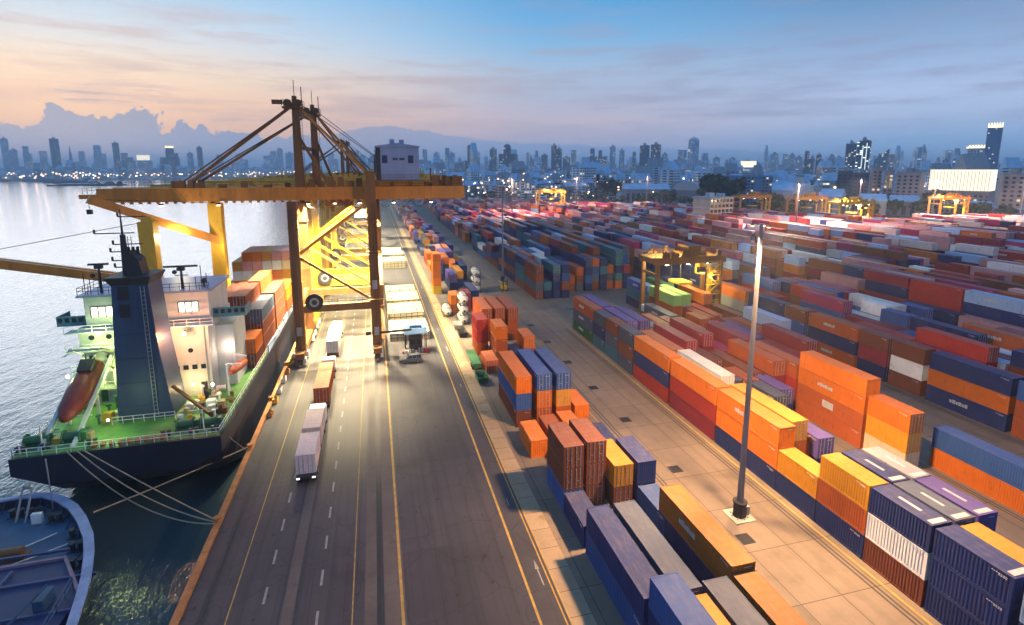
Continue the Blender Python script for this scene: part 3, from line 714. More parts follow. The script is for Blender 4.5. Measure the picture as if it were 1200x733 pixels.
# everything smaller: one joined mass, still real boxes with frames
def mass(name, items):
    vs = []; fs = []; cols = []
    for (x, y, z, L, h, c, k_) in items:
        o = len(vs); j = random.Random(int(x * 13 + y * 7 + z)); k = .8 + j.random() * .4
        col = tuple(min(1, a * k) for a in PAL[c])
        e = .05
        vs += [(x, y, z), (x + W, y, z), (x + W, y + L, z), (x, y + L, z), (x, y, z + h), (x + W, y, z + h), (x + W, y + L, z + h), (x, y + L, z + h)]
        fs += [(o, o + 3, o + 2, o + 1), (o + 4, o + 5, o + 6, o + 7), (o, o + 1, o + 5, o + 4), (o + 1, o + 2, o + 6, o + 5), (o + 2, o + 3, o + 7, o + 6), (o + 3, o, o + 4, o + 7)]
        cols += [col] * 6
        if k_:                                             # corner posts and a top rail on the two faces that show
            for (a0, a1, b0, b1, c0, c1) in ((x - .03, x + .1, y - .03, y + .1, z, z + h), (x + W - .1, x + W + .03, y - .03, y + .1, z, z + h), (x - .03, x + .1, y + L - .1, y + L + .03, z, z + h), (x - .03, x, y + .1, y + L - .1, z + h - .14, z + h - .01), (x - .03, x, y + .1, y + L - .1, z, z + .18)):
                o = len(vs); vs += [(a0, b0, c0), (a1, b0, c0), (a1, b1, c0), (a0, b1, c0), (a0, b0, c1), (a1, b0, c1), (a1, b1, c1), (a0, b1, c1)]
                fs += [(o, o + 3, o + 2, o + 1), (o + 4, o + 5, o + 6, o + 7), (o, o + 1, o + 5, o + 4), (o + 1, o + 2, o + 6, o + 5), (o + 2, o + 3, o + 7, o + 6), (o + 3, o, o + 4, o + 7)]
                cols += [tuple(a * .8 for a in col)] * 6
    me = bpy.data.meshes.new(name); me.from_pydata(vs, [], fs); me.materials.append(MASS)
    at = me.attributes.new('paint', 'FLOAT_COLOR', 'FACE'); flat = []
    for c in cols: flat += [c[0], c[1], c[2], 1.0]
    at.data.foreach_set('color', flat); me.update()
    o = bpy.data.objects.new(name, me); COL.objects.link(o); o['kind'] = 'stuff'
    o['label'] = 'mass of stacked containers filling the far rows of the yard'; o['category'] = 'containers'; return o
mass('container_mass', [(x, y, z + .005, L, h - .01, c, b in SEEN) for b, (si, t, x, y, z, L, h, c) in enumerate(BOXES) if b not in big])
print('stacks', len(STACKS), 'boxes', len(BOXES), 'seen', len(SEEN), 'smallest object', SEEN[LARGE[-1]])

# ------------------------------------------------------------------ tank containers, trailers, trucks and the car
def tank(loc, label, proto=[None]):
    if proto[0] is None:
        t = thing('tank_container', label, 'tank container', loc, 'tank containers stacked by the road'); proto[0] = t
        x, y, z = loc; fr = MB(); r = .1
        for a in (-1.17, 1.17):
            for b in (.05, 6.0): fr.box(x + a - r / 2, x + a + r / 2, y + b - r / 2, y + b + r / 2, z, z + 2.58)
            for c in (.06, 2.5): fr.bar((x + a, y + .1, z + c), (x + a, y + 5.95, z + c), r)
        for b in (.05, 6.0):
            for c in (.06, 2.5): fr.bar((x - 1.12, y + b, z + c), (x + 1.12, y + b, z + c), r)
            fr.bar((x - 1.1, y + b, z + .1), (x - .4, y + b, z + .9), .08).bar((x + 1.1, y + b, z + .1), (x + .4, y + b, z + .9), .08)
        part(fr, 'frame', M_DARK, t)
        rings = []
        for yy, rr in ((.25, .3), (.32, .75), (.5, 1.0), (.8, 1.1), (5.3, 1.1), (5.6, 1.0), (5.75, .7), (5.82, .3)):
            rings.append([(x + rr * math.cos(2 * math.pi * k / 20), y + yy, z + 1.32 + rr * math.sin(2 * math.pi * k / 20)) for k in range(20)])
        part(MB().loft(rings), 'tank', M_WHITE, t, smooth=True)
        part(MB().box(x - .3, x + .3, y + .2, y + 5.8, z + 2.44, z + 2.49), 'walkway', M_GALV, t)
        part(MB().cyl((x, y + .18, z + .95), (x, y + .26, z + .95), .3, 10), 'valve_box', M_DARK, t)
        return t
    c = copy_tree(proto[0], loc); c['label'] = label; return c
for k in range(3): tank((21.3, 130.5, k * 2.64 + .01), 'white tank container, %s of the nearer stack of three beside the road' % ('bottom', 'middle', 'top')[k])
for k in range(3): tank((31.0, 164.5, k * 2.64 + .01), 'white tank container, %s of the farther stack of three by the lane' % ('bottom', 'middle', 'top')[k])
tank((18.2, 139, .01), 'white tank container standing alone on the ground behind the stacked tanks')

def wheel(mb_t, mb_r, x, y, z, r=.5, wd=.3):
    mb_t.cyl((x - wd / 2, y, z), (x + wd / 2, y, z), r, 14); mb_r.cyl((x - wd / 2 - .01, y, z), (x + wd / 2 + .01, y, z), r * .55, 10)
M_TAIL = emat('tail_glow', (1, .9, .7), 2.5)
def truck(x, y, label, cols, split, cab=True, glow=True, n=2):
    """a terminal truck seen from behind: x centre, y tail"""
    t = thing('truck', label, 'truck', (x, y, 0), 'trucks queueing on the quay')
    Lc = 12.6
    ch = MB().box(x - .95, x - .6, y, y + Lc + 3, .95, 1.25).box(x + .6, x + .95, y, y + Lc + 3, .95, 1.25)
    for k in range(6): ch.box(x - .6, x + .6, y + .3 + k * 2.4, y + .55 + k * 2.4, .98, 1.2)
    ch.box(x - 1.2, x + 1.2, y - .05, y + .3, .8, 1.24)
    part(ch, 'chassis', M_DARK, t)
    for yy in (1.0, 2.3, Lc + 1.2, Lc + 4.6):
        for a in (-.95, .95):
            tm = MB(); rm = MB(); wheel(tm, rm, x + a, y + yy, .52, .52, .5); wo_ = part(tm, 'wheel', M_RUBBER, t); part(rm, 'rim', M_GALV, wo_)
    for a in (-.95, .95):
        part(MB().box(x + a - .2, x + a + .2, y - .09, y - .052, .88, 1.08), 'tail_light', M_TAIL if glow else M_RED, t)
    cb = MB(); cy0 = y + Lc + 2.6
    cb.prism([(x - 1.2, cy0), (x + 1.2, cy0), (x + 1.2, cy0 + 2.4), (x - 1.2, cy0 + 2.4)], 1.0, 2.9).box(x - 1.15, x + 1.15, cy0 + .1, cy0 + 2.0, 2.9, 3.3).box(x - 1.15, x + 1.15, cy0 + 2.4, cy0 + 2.9, .7, 1.9)
    cbo = part(cb, 'cab', M_WHITE, t)
    part(MB().box(x - 1.0, x + 1.0, cy0 - .02, cy0, 1.9, 2.7), 'window', M_GLASS, cbo)
    return t
def load(x, y, L, c, lab, door=True): return container(x - W / 2, y, 1.26, L, c, lab, 'containers on the trucks', door=door)
truck(-9.9, 66.6, 'truck with two pale pink boxes, nearest of the quay queue', None, None)
load(-9.9, 67.1, 20, 'rose', 'pale rose container, rear one of two on the nearest quay truck'); load(-9.9, 74.5, 20, 'rose', 'pale rose container, front one of two on the nearest quay truck')
truck(-9.9, 88.5, 'truck with a long rust brown box, second of the quay queue', None, None, glow=False)
load(-9.9, 88.6, 40, 'rust', 'long rust brown container on the second truck of the quay queue')
truck(-9.9, 113.5, 'truck with a long white box under the big crane', None, None, glow=False)
load(-9.9, 113.6, 40, 'white', 'long white container on the truck under the big quay crane')

def car(x, y, label):
    """a white estate car standing across the road, nose to the west"""
    t = thing('parked_car', label, 'car', (x, y, 0))
    def ring(xx, hw, z0, z1): return [(x + xx, y - hw, z0), (x + xx, y + hw, z0), (x + xx, y + hw, z1 - .08), (x + xx, y + hw - .1, z1), (x + xx, y - hw + .1, z1), (x + xx, y - hw, z1 - .08)]
    body = MB().loft([ring(-2.35, .72, .42, .68), ring(-2.2, .86, .3, .86), ring(-1.2, .92, .28, 1.0), ring(0, .93, .28, 1.05), ring(1.6, .93, .28, 1.06), ring(2.2, .88, .3, 1.02), ring(2.32, .8, .4, .9)])
    part(body, 'body', mat('car_silver', (.13, .135, .145), .35, metal=.3), t)
    cabn = MB().loft([[(x - 1.05, y - .84, 1.03), (x - 1.05, y + .84, 1.03), (x - .3, y + .68, 1.62), (x - .3, y - .68, 1.62)], [(x + 2.15, y - .84, 1.03), (x + 2.15, y + .84, 1.03), (x + 1.75, y + .68, 1.62), (x + 1.75, y - .68, 1.62)]])
    part(cabn, 'window', M_GLASS, t)
    part(MB().box(x - .36, x + 1.8, y - .7, y + .7, 1.6, 1.68), 'roof', bpy.data.materials['car_silver'], t)
    pl_ = MB()
    for xx in (.35, 1.15):
        for s_ in (-1, 1): pl_.bar((x + xx, y + s_ * .86, 1.03), (x + xx, y + s_ * .71, 1.62), .09)
    part(pl_, 'pillars', bpy.data.materials['car_silver'], t)
    for xx in (-1.45, 1.4):
        for s_ in (-.82, .82):
            wm = MB().cyl((x + xx, y + s_ - .12, .33), (x + xx, y + s_ + .12, .33), .33, 14); wo_ = part(wm, 'wheel', M_RUBBER, t)
            part(MB().cyl((x + xx, y + s_ - .13, .33), (x + xx, y + s_ + .13, .33), .19, 10), 'rim', M_GALV, wo_)
    for s_ in (-.6, .6):
        part(MB().box(x - 2.36, x - 2.2, y + s_ - .14, y + s_ + .14, .62, .76), 'headlight', M_GLASS, t); part(MB().box(x + 2.25, x + 2.34, y + s_ - .14, y + s_ + .14, .74, .92), 'tail_light', M_RED, t)
car(6.0, 107.4, 'white estate car parked across the road near the blue roofed shelter')

# ================================================================== quay cranes
def lattice(mb, p, q, w, h, n, t=.14, mi=0):
    """an open box truss from p to q"""
    p, q = Vector(p), Vector(q); d = (q - p).normalized(); up = Vector((0, 0, 1)) if abs(d.z) < .9 else Vector((1, 0, 0))
    a = d.cross(up).normalized() * (w / 2); b = a.cross(d).normalized() * (h / 2)
    C = [(-1, -1), (1, -1), (1, 1), (-1, 1)]
    for sa, sb in C: mb.bar(p + a * sa + b * sb, q + a * sa + b * sb, t, mi=mi)
    for k in range(n):
        e, f = p.lerp(q, k / n), p.lerp(q, (k + 1) / n)
        for i in range(4):
            (s0, s1), (t0, t1) = C[i], C[(i + 1) % 4]
            mb.bar(e + a * s0 + b * s1, f + a * t0 + b * t1, t * .6, mi=mi)
            mb.bar(f + a * s0 + b * s1, f + a * t0 + b * t1, t * .6, mi=mi)
    return mb
def ladder(mb, x, y, z0, z1, wd=.5):
    mb.bar((x - wd / 2, y, z0), (x - wd / 2, y, z1), .07).bar((x + wd / 2, y, z0), (x + wd / 2, y, z1), .07)
    for k in range(int((z1 - z0) / .6)): mb.bar((x - wd / 2, y, z0 + .3 + k * .6), (x + wd / 2, y, z0 + .3 + k * .6), .05)
    return mb
def quay_crane(Y, label, main, leg, house_mat, pylon=True):
    t = thing('quay_crane', label, 'crane', (-8.5, Y, 0), 'ship to shore cranes along the quay')
    xs, xl, y0, y1 = -15.9, -.6, Y, Y + 15
    for x in (xs, xl):
        top = 33.4 if x == xs else 39.2
        for y in (y0, y1):
            lg = MB(); lg.taper((x, y, 2.6), (x, y, 12), (1.9, 1.9), (2.0, 2.0)).taper((x, y, 12), (x, y, top), (2.0, 2.0), (1.75, 1.75))
            for z in (7, 17, 22, 28): lg.box(x - 1.08, x + 1.08, y - 1.08, y + 1.08, z, z + .22)
            part(lg, 'leg', leg, t)
        sb = MB().box(x - .85, x + .85, y0 - 3.6, y1 + 3.6, 1.7, 2.9)
        part(sb, 'sill_beam', leg, t)
        for y in (y0 - 2.2, y0 + 2.2, y1 - 2.2, y1 + 2.2):
            bg = MB().box(x - .55, x + .55, y - 1.7, y + 1.7, .75, 1.3).box(x - .4, x + .4, y - .5, y + .5, 1.3, 1.7)
            bo = part(bg, 'bogie', M_DARK, t); part(MB().box(x + .56, x + 1.15, y - .7, y + .5, .6, 1.7), 'motor_housing', M_WHITE, bo); wm = MB()
            for yy in (-1.2, -.4, .4, 1.2): wm.cyl((x - .2, y + yy, .42), (x + .2, y + yy, .42), .36, 12)
            part(wm, 'wheels', M_GALV, bo)
        part(MB().bar((x, y0 + 1, 31.5), (x, y1 - 1, 31.5), 1.4, 1.6), 'tie_beam', leg, t)
        part(MB().bar((x, y0, 12.2), (x, y1, 12.2), 1.0, 1.3), 'tie_beam', leg, t)
    for y in (y0, y1):
        part(MB().bar((xs + .95, y, 11.4), (xl - .95, y, 11.4), 1.2, 1.5), 'portal_beam', leg, t)
        part(MB().bar((xl - .5, y, 33.2), (xs + .5, y, 22.6), .62), 'diagonal_brace', main, t)
        part(MB().bar((xs + .5, y, 22.2), (xl - .5, y, 12.4), .50), 'diagonal_brace', leg, t)
    # boom and bridge: two box girders
    for y in (Y + 4.3, Y + 10.7):
        g1 = MB().box(-50.6, 19.5, y - .55, y + .55, 33.45, 36.1)
        for k in range(23): g1.box(-48 + k * 3, -47.85 + k * 3, y - .60, y + .60, 33.5, 36.05)
        for k in range(46): g1.box(-50 + k * 1.5, -49.5 + k * 1.5, y - .25, y + .25, 33.05, 33.45)
        g1.prism([(-53.6, y - .5), (-50.61, y - .5), (-50.61, y + .5), (-53.6, y + .5)], 34.2, 35.0)
        go = part(g1, 'boom_girder', main, t)
        part(MB().rail([(-50.2, y - .5, 36.12), (19, y - .5, 36.12)], 1.0, .03, 3), 'handrail', leg, go)
    cr = MB()
    for x in (-50, -43, -36, -26, -17.5, -2, 8, 18.5): cr.box(x - .4, x + .4, Y + 4.86, Y + 10.14, 34.2, 35.6)
    part(cr, 'cross_beams', leg, t)
    bt = MB().bar((-52, Y + 4.3, 34.7), (-52, Y + 10.7, 34.7), .5); bt.rail([(-53, Y + 4, 35.1), (-53, Y + 11, 35.1)], 1.1, .04, 1.5)
    part(bt, 'boom_tip_platform', leg, t)
    # pylon (A frame) with stays
    zt = 54.4
    for y, xt in (((Y + 1.0, -14.2), (Y + 15.5, -12.4)) if pylon else ()):
        py_ = MB().taper((-14.2 if y < Y + 7 else xt, y, 36.2), (xt, y, zt - 3), (1.75, 1.3), (1.25, 1.1))
        ladder(py_, xt + .9, y - .7, 36.5, zt - 3)
        part(py_, 'pylon', leg, t)
        part(MB().bar((-8.6, y, 36.2), (xt + .4, y, zt - 8.5), .55), 'pylon_brace', leg, t)
        pl = MB().box(xt - 2.3, xt + 1.5, y - 1.3, y + 1.3, zt - 3, zt - 2.7).rail([(xt - 2.3, y - 1.3, zt - 2.7), (xt + 1.5, y - 1.3, zt - 2.7)], 1.2, .05, 1.2)
        pl.rail([(xt - 2.3, y + 1.3, zt - 2.7), (xt + 1.5, y + 1.3, zt - 2.7)], 1.2, .05, 1.2)
        pl.cyl((xt - 1.4, y - .4, zt - 2.0), (xt - 1.4, y + .4, zt - 2.0), .8, 10).cyl((xt + .6, y - .4, zt - 1.9), (xt + .6, y + .4, zt - 1.9), .7, 10)
        pl.box(xt - .5, xt + .3, y - .5, y + .5, zt - 2.7, zt - .6).box(xt - 4.2, xt - 2.3, y - .35, y + .35, zt - 2.2, zt - 1.4).bar((xt - .1, y, zt - .6), (xt - .1, y, zt + 2.4), .12)
        pl.bar((xt + 1.2, y, zt - 2.7), (xt + 1.2, y, zt + 1.2), .16)
        part(pl, 'head_platform', leg, t)
        gy = Y + 4.3 if y < Y + 7 else Y + 10.7
        for (xe, r_) in ((-34.7, .30), (-36.2, .14)):
            part(MB().bar((xt - .3, y, zt - 2.2), (xe, gy, 37.2), r_ * 1.7, r_ * 1.7), 'boom_stay', leg, t)
            part(MB().bar((xe, gy, 36.1), (xe, gy, 37.6), .9), 'stay_lug', leg, t)
        for xe, zz_ in ((-1.0, 38.6), (-2.6, 38.4)):
            part(MB().bar((xt + .3, y, zt - 2.4), (xe, y + (.5 if y < Y + 7 else -.5), zz_), .50 if xe > -2 else .34), 'back_stay', main if xe > -2 else leg, t)
        part(MB().tube([(xt + .8, y, zt - 2), (7, gy, 37.5)], .07, 5), 'hoist_rope', M_DARK, t)
    if pylon: part(MB().bar((-14.2, Y + 1, zt - 3.6), (-12.4, Y + 15.5, zt - 3.6), .9, 1.1).bar((-14, Y + 1.5, 44), (-12.9, Y + 15, 44), .7), 'pylon_tie', leg, t)
    # machinery house on the landward bridge
    hx0, hx1, hy0, hy1, hz0, hz1 = .7, 9.6, Y + 3.2, Y + 12.0, 37.5, 44.3
    h = MB().box(hx0, hx1, hy0, hy1, hz0, hz1)
    ho = part(h, 'machinery_house', house_mat, t)
    rf = MB().add([(hx0 - .2, hy0 - .2, hz1), (hx1 + .2, hy0 - .2, hz1), (hx1 + .2, hy1 + .2, hz1), (hx0 - .2, hy1 + .2, hz1), (hx0 - .2, hy0 - .2, hz1 + .25), (5.1, hy0 - .2, hz1 + .9), (hx1 + .2, hy0 - .2, hz1 + .25), (hx0 - .2, hy1 + .2, hz1 + .25), (5.1, hy1 + .2, hz1 + .9), (hx1 + .2, hy1 + .2, hz1 + .25)],
                  [(0, 3, 2, 1), (0, 1, 6, 5, 4), (3, 7, 8, 9, 2), (4, 5, 8, 7), (5, 6, 9, 8), (0, 4, 7, 3), (1, 2, 9, 6)])
    rf.box(3.6, 4.6, hy0 + 1, hy0 + 2, hz1 + .5, hz1 + 1.7).box(5.6, 6.6, hy0 + 1, hy0 + 2, hz1 + .5, hz1 + 1.6)
    part(rf, 'roof', house_mat, ho)
    for x in (4.1, 5.5): part(MB().box(x, x + 1.05, hy0 - .05, hy0 - .002, 41.6, 42.1), 'window', M_GLASS, ho)
    for x in (1.9, 7.3): part(MB().box(x, x + 1.1, hy0 - .05, hy0 - .002, 41.0, 42.6), 'vent_panel', M_HATCHBLUE, ho)
    part(MB().box(hx0 - .03, hx0 + .9, hy0 - .04, hy0 - .001, hz0, hz1 - .1), 'corner_panel', M_DARK, ho)
    pf = MB().box(-1.0, 12.5, Y + 2.0, Y + 13, 37.1, 37.45).rail([(.2, Y + 2.1, 37.45), (12.4, Y + 2.1, 37.45)], 1.1, .04, 1.4).box(11.8, 12.1, Y + 3, Y + 3.3, 37.45, 40)
    for x in (.4, 4, 8, 11.5):
        for y in (Y + 4.3, Y + 10.7): pf.box(x - .25, x + .25, y - .25, y + .25, 36.1, 37.1)
    part(pf, 'house_platform', leg, t)
    # clutter on the bridge tail
    rn = random.Random(int(Y)); cl = MB()
    for k in range(16):
        x = 12.4 + rn.random() * 6.8; y = Y + 4 + rn.random() * 7; s_ = .3 + rn.random() * .5
        part(MB().box(x - s_, x + s_, y - s_, y + s_, 36.1, 36.6 + rn.random() * 1.9), 'winch_box', leg, t)
    for k in range(10):
        x = -38 + k * 4.1; part(MB().box(x, x + .8 + rn.random(), Y + 3.9, Y + 4.7, 36.1, 36.6 + rn.random() * 1.0), 'cable_tray', leg, t)
    for k in range(7):
        x = -13 + k * 1.9; part(MB().box(x, x + 1.2, Y + 3.8, Y + 4.8, 36.1, 37.0 + rn.random() * 1.4), 'sheave_box', leg, t)
    part(MB().rail([(12.4, Y + 3.6, 36.1), (19.4, Y + 3.6, 36.1)], 1.2, .05, 1.2), 'tail_rail', leg, t)
    # trolley, cab, cable reel, lamps, stairs
    part(MB().box(-10, -4.5, Y + 4.9, Y + 10.1, 32.0, 33.4).box(-9, -8.2, Y + 5.2, Y + 5.8, 30.8, 32.0), 'trolley', leg, t)
    cb = MB().box(-4.2, -1.9, Y + 5.2, Y + 7.8, 29.6, 32.6); co = part(cb, 'operator_cab', M_WHITE, t)
    part(MB().box(-4.25, -1.85, Y + 5.1, Y + 6.4, 30.0, 31.8), 'window', M_GLASS, co)
    rl_ = MB().cyl((-12.7, y0 - 1.3, 12.9), (-12.7, y0 - .7, 12.9), 1.75, 24); ro = part(rl_, 'cable_reel', M_RUBBER, t)
    part(MB().cyl((-12.7, y0 - 1.36, 12.9), (-12.7, y0 - .64, 12.9), .95, 18), 'reel_hub', M_GALV, ro); part(MB().cyl((-12.7, y0 - 1.42, 12.9), (-12.7, y0 - .6, 12.9), .55, 14), 'reel_axle', M_DARK, ro)
    sw = MB()
    for k in range(5):
        z0 = 3 + k * 6.2; a, b = (y0 + 2, y0 + 8) if k % 2 == 0 else (y0 + 8, y0 + 2)
        sw.bar((xl + 1.3, a, z0), (xl + 1.3, b, z0 + 6.0), .7, .15); sw.bar((xl + 1.7, a, z0 + 1), (xl + 1.7, b, z0 + 7.0), .06); sw.box(xl + .9, xl + 1.8, b - .6, b + .6, z0 + 5.9, z0 + 6.05)
    part(sw, 'stairway', leg, t)
    ladder_mb = MB()
    for y in (y0 - 1.1,): ladder(ladder_mb, xl + .3, y, 3, 33, .5); ladder(ladder_mb, xs - .2, y, 3, 32, .5)
    part(ladder_mb, 'leg_ladder', M_DARK, t)
    for k in range(8):                                   # festoon loops under the bridge
        x = -14 + k * 3.6; pts = [(x + 3.6 * q / 6, Y + 3.4, 33.2 - 1.5 * math.sin(math.pi * q / 6)) for q in range(7)]
        part(MB().tube(pts, .06, 5), 'festoon_cable', M_DARK, t)
    for z in (12.8, 23, 29):
        part(MB().box(xl - 1.5, xl + 1.5, y0 - 2.1, y0 - 1.06, z, z + .12).rail([(xl - 1.5, y0 - 2.05, z + .12), (xl + 1.5, y0 - 2.05, z + .12)], 1.1, .04, 1), 'leg_platform', leg, t)
    part(MB().rail([(xs + 1, y0 - .55, 12.15), (xl - 1, y0 - .55, 12.15)], 1.1, .045, 1.6), 'portal_rail', leg, t)
    for x, z in ((xl, 5), (xl, 15), (xs, 6)): part(MB().box(x - .5, x + .5, y0 - 1.35, y0 - 1.1, z, z + 1.8), 'switch_box', M_GALV, t)
    for k, x in enumerate((-40, -30, -13.2, -8, -3, 4, 12)):
        fl = MB().box(x - .35, x + .35, Y + 3.2, Y + 3.7, 32.7, 33.1); fo = part(fl, 'floodlight', M_DARK, t); part(MB().box(x - .3, x + .3, Y + 3.25, Y + 3.65, 32.64, 32.7), 'lamp_face', M_LAMP, fo)
    return t
crane = quay_crane(113.0, 'orange brown quay crane standing nearest, with blue grey machinery house', M_ORANGE, M_RUST, M_BLUEGREY)
part(MB().bar((-1.0, 112.0, 5.4), (6.6, 112.0, 5.6), .45), 'outrigger_beam', M_DARK, crane)
part(MB().box(-2.9, -1.8, 111.4, 112.3, 5.2, 5.9), 'beam_end', M_DARK, crane)
c2 = quay_crane(138.0, 'yellow quay crane brightly lit, just behind the nearest crane', M_YELLOW, M_YELLOW, M_BLUEGREY, False)
for i, y in enumerate((176, 218)):
    cc = copy_tree(c2, (-8.5, y, 0)); cc['label'] = 'yellow quay crane, %s one behind the front yellow crane' % ORD[i]
c3 = quay_crane(272.0, 'brown quay crane with a tall pylon, fifth along the quay', M_RUST, M_RUST, M_BLUEGREY)
for i, y in enumerate((318, 372)):
    cc = copy_tree(c2, (-8.5, y, 0)); cc['label'] = 'yellow quay crane, %s in the row farther along the quay' % ORD[i + 5]

# ================================================================== yard gantry cranes
def yard_crane(x0, x1, y, dy, h, main, leg, label, sign=True):
    t = thing('yard_gantry_crane', label, 'crane', ((x0 + x1) / 2, y, 0), 'gantry cranes over the container yard')
    for x in (x0, x1):
        for yy in (y, y + dy):
            part(MB().taper((x, yy, 1.6), (x, yy, h - 1.7), (.95, 1.0), (.9, .9)), 'leg', leg, t)
        part(MB().box(x - .5, x + .5, y - 1.4, y + dy + 1.4, .95, 1.75), 'sill_beam', leg, t)
        part(MB().bar((x, y + .5, h - 4.5), (x, y + dy - .5, h - 4.5), .5, .6), 'tie_beam', leg, t)
        for yy in (y - .6, y + dy + .6):
            wm = MB().cyl((x - .4, yy, .78), (x + .4, yy, .78), .76, 14); wo_ = part(wm, 'wheel', M_RUBBER, t); part(MB().cyl((x - .42, yy, .78), (x + .42, yy, .78), .4, 10), 'rim', M_GALV, wo_)
    for yy in (y, y + dy):
        g_ = MB().box(x0 - 1.3, x1 + 1.3, yy - .5, yy + .5, h - 1.7, h)
        go = part(g_, 'girder', main, t)
        part(MB().rail([(x0 - 1.2, yy - .55, h), (x1 + 1.2, yy - .55, h)], 1.1, .05, 2), 'handrail', leg, go)
    part(MB().bar((x0 - 1, y + .5, h - .9), (x0 - 1, y + dy - .5, h - .9), .7, 1.2).bar((x1 + 1, y + .5, h - .9), (x1 + 1, y + dy - .5, h - .9), .7, 1.2), 'end_tie', leg, t)
    rn = random.Random(int(x0 + y)); tx = x0 + (x1 - x0) * .62
    tr = MB().box(tx - 3, tx + 3, y + .7, y + dy - .7, h + .05, h + .9).box(tx - 2, tx + 1.6, y + 1.2, y + dy - 1.2, h + .9, h + 2.6)
    for k in range(12):
        x = x0 + rn.random() * (x1 - x0); part(MB().box(x - .5, x + .5, y - .3, y + .4, h + .002, h + .5 + rn.random() * 1.5), 'girder_box', main, t)
    for k in range(8):
        x = x0 + rn.random() * (x1 - x0); part(MB().box(x - .4, x + .4, y + dy - .3, y + dy + .4, h + .002, h + .5 + rn.random() * 1.8), 'girder_box', main, t)
    tr.rail([(tx - 3, y + .7, h + .9), (tx + 3, y + .7, h + .9)], 1.1, .05, 1.2)
    part(tr, 'trolley', main, t)
    cb = MB().box(tx + 1.4, tx + 3.2, y + 1, y + 3, h - 5, h - 2.2).box(tx + 1.8, tx + 2.6, y + 1.5, y + 2.4, h - 2.2, h); co = part(cb, 'operator_cab', M_YELLOW, t)
    part(MB().box(tx + 1.35, tx + 3.25, y + .95, y + 2.0, h - 4.6, h - 3.0), 'window', M_GLASS, co)
    for a in (-1.5, 1.5):
        for b in (1.5, dy - 1.5): part(MB().bar((tx - 2.4 + a, y + b, h - 7), (tx - 2.4 + a, y + b, h), .09), 'hoist_rope', M_DARK, t)
    part(MB().box(tx - 4.4, tx - .4, y + 1, y + dy - 1, h - 7.6, h - 7.0), 'spreader', M_YELLOW, t)
    # machinery tower with stairs beside the inner leg
    tw = MB()
    for k in range(5):
        z0 = 2 + k * 2.6
        if z0 + 2.6 > h - 2: break
        a, b = (x1 - 4.4, x1 - 1.2) if k % 2 == 0 else (x1 - 1.2, x1 - 4.4)
        tw.bar((a, y - .9, z0), (b, y - .9, z0 + 2.5), .6, .14).box(x1 - 4.6, x1 - .8, y - 1.3, y - .6, z0 + 2.5, z0 + 2.6).rail([(x1 - 4.6, y - 1.3, z0 + 2.6), (x1 - .8, y - 1.3, z0 + 2.6)], 1, .05, 1.2)
    tw.box(x1 - 3.9, x1 - 2.2, y - .4, y + 1.6, 1.9, 5.4).box(x1 - 3.4, x1 - 2.6, y - .3, y + .8, 5.4, h - 2.5)
    part(tw, 'machinery_tower', M_YELLOW, t)
    part(MB().box(x0 - .6, x0 + .6, y + .8, y + dy - .8, 1.8, 3.6), 'power_box', M_WHITE, t)
    for a in (x0 + 3, (x0 + x1) / 2, x1 - 3):
        fl = MB().box(a - .5, a + .5, y + .52, y + .95, h - 2.0, h - 1.72); fo = part(fl, 'floodlight', M_DARK, t); part(MB().box(a - .45, a + .45, y + .55, y + .92, h - 2.06, h - 2.0), 'lamp_face', M_LAMP, fo)
    return t
yc = yard_crane(69.6, 88.0, 119.5, 7.5, 17.2, M_RUST, M_RUST, 'rusty orange yard gantry crane straddling the block beyond the lime boxes')
for (x, y, m, lab) in ((158.5, 465, M_YELLOW, 'yellow yard gantry crane at the far end of the blocks'), (268, 329, M_ORANGE, 'small orange yard gantry crane left of the dark trees'), (292, 303, M_ORANGE, 'slim orange yard gantry crane beside the far lamp mast'),
                       (281.5, 257, M_YELLOW, 'pale yellow floodlit yard gantry crane before the blue sheds'), (389.5, 279, M_ORANGE, 'bright orange yard gantry crane near the long floodlit hall')):
    hh = 19 if y > 400 else 20
    yard_crane(x - 12.5, x + 12.5, y, 8, hh, m, m, lab)

# ================================================================== the container ship, seen from astern
SX0, SX1, SC = -43.8, -20.4, -32.1                     # port side, starboard side, centre line
YS, YB = 71.5, 235.0; DK = 5.6                         # transom, bow, after deck height
ship = thing('container_ship', 'dark hulled container ship moored stern on, with blue funnel and white bridge house', 'ship', (SC, 150, WATER_Z))
def sec(y, half, zt, zb, flare=0):
    hb = half - flare
    return [(SC - half, y, zt), (SC - half, y, zt - 2.2), (SC - hb, y, zb + 1.2), (SC - hb * .75, y, zb), (SC + hb * .75, y, zb), (SC + hb, y, zb + 1.2), (SC + half, y, zt - 2.2), (SC + half, y, zt)]
hull = MB().loft([sec(71.5, 11.5, DK, 1.6, 1.6), sec(74.5, 11.7, DK, -.6, 1.2), sec(79, 11.8, DK, -3.0, .9), sec(88, 11.8, DK, -7, .2), sec(120, 11.8, DK, -8, 0), sec(190, 11.7, DK, -8, 0), sec(215, 8.2, DK + 1.2, -8, 1.5), sec(235, .6, DK + 3, -8, .3)])
part(hull, 'hull', M_NAVYHULL, ship)
dk = MB().add([(SC - 11.3, 71.9, DK + .02), (SC + 11.3, 71.9, DK + .02), (SC + 11.5, 104, DK + .02), (SC - 11.5, 104, DK + .02)], [(0, 1, 2, 3)])
part(dk, 'after_deck', M_DECKGREEN, ship)
part(MB().add([(SC - 11.5, 104.1, DK + .02), (SC + 11.5, 104.1, DK + .02), (SC + 11.4, 190, DK + .02), (SC + 8, 215, DK + 1.2), (SC - 8, 215, DK + 1.2), (SC - 11.4, 190, DK + .02)], [(0, 1, 2, 3, 4, 5)]), 'main_deck', mat('main_deck_brown', (.16, .10, .06), .7, var=.4, rust=.6), ship)
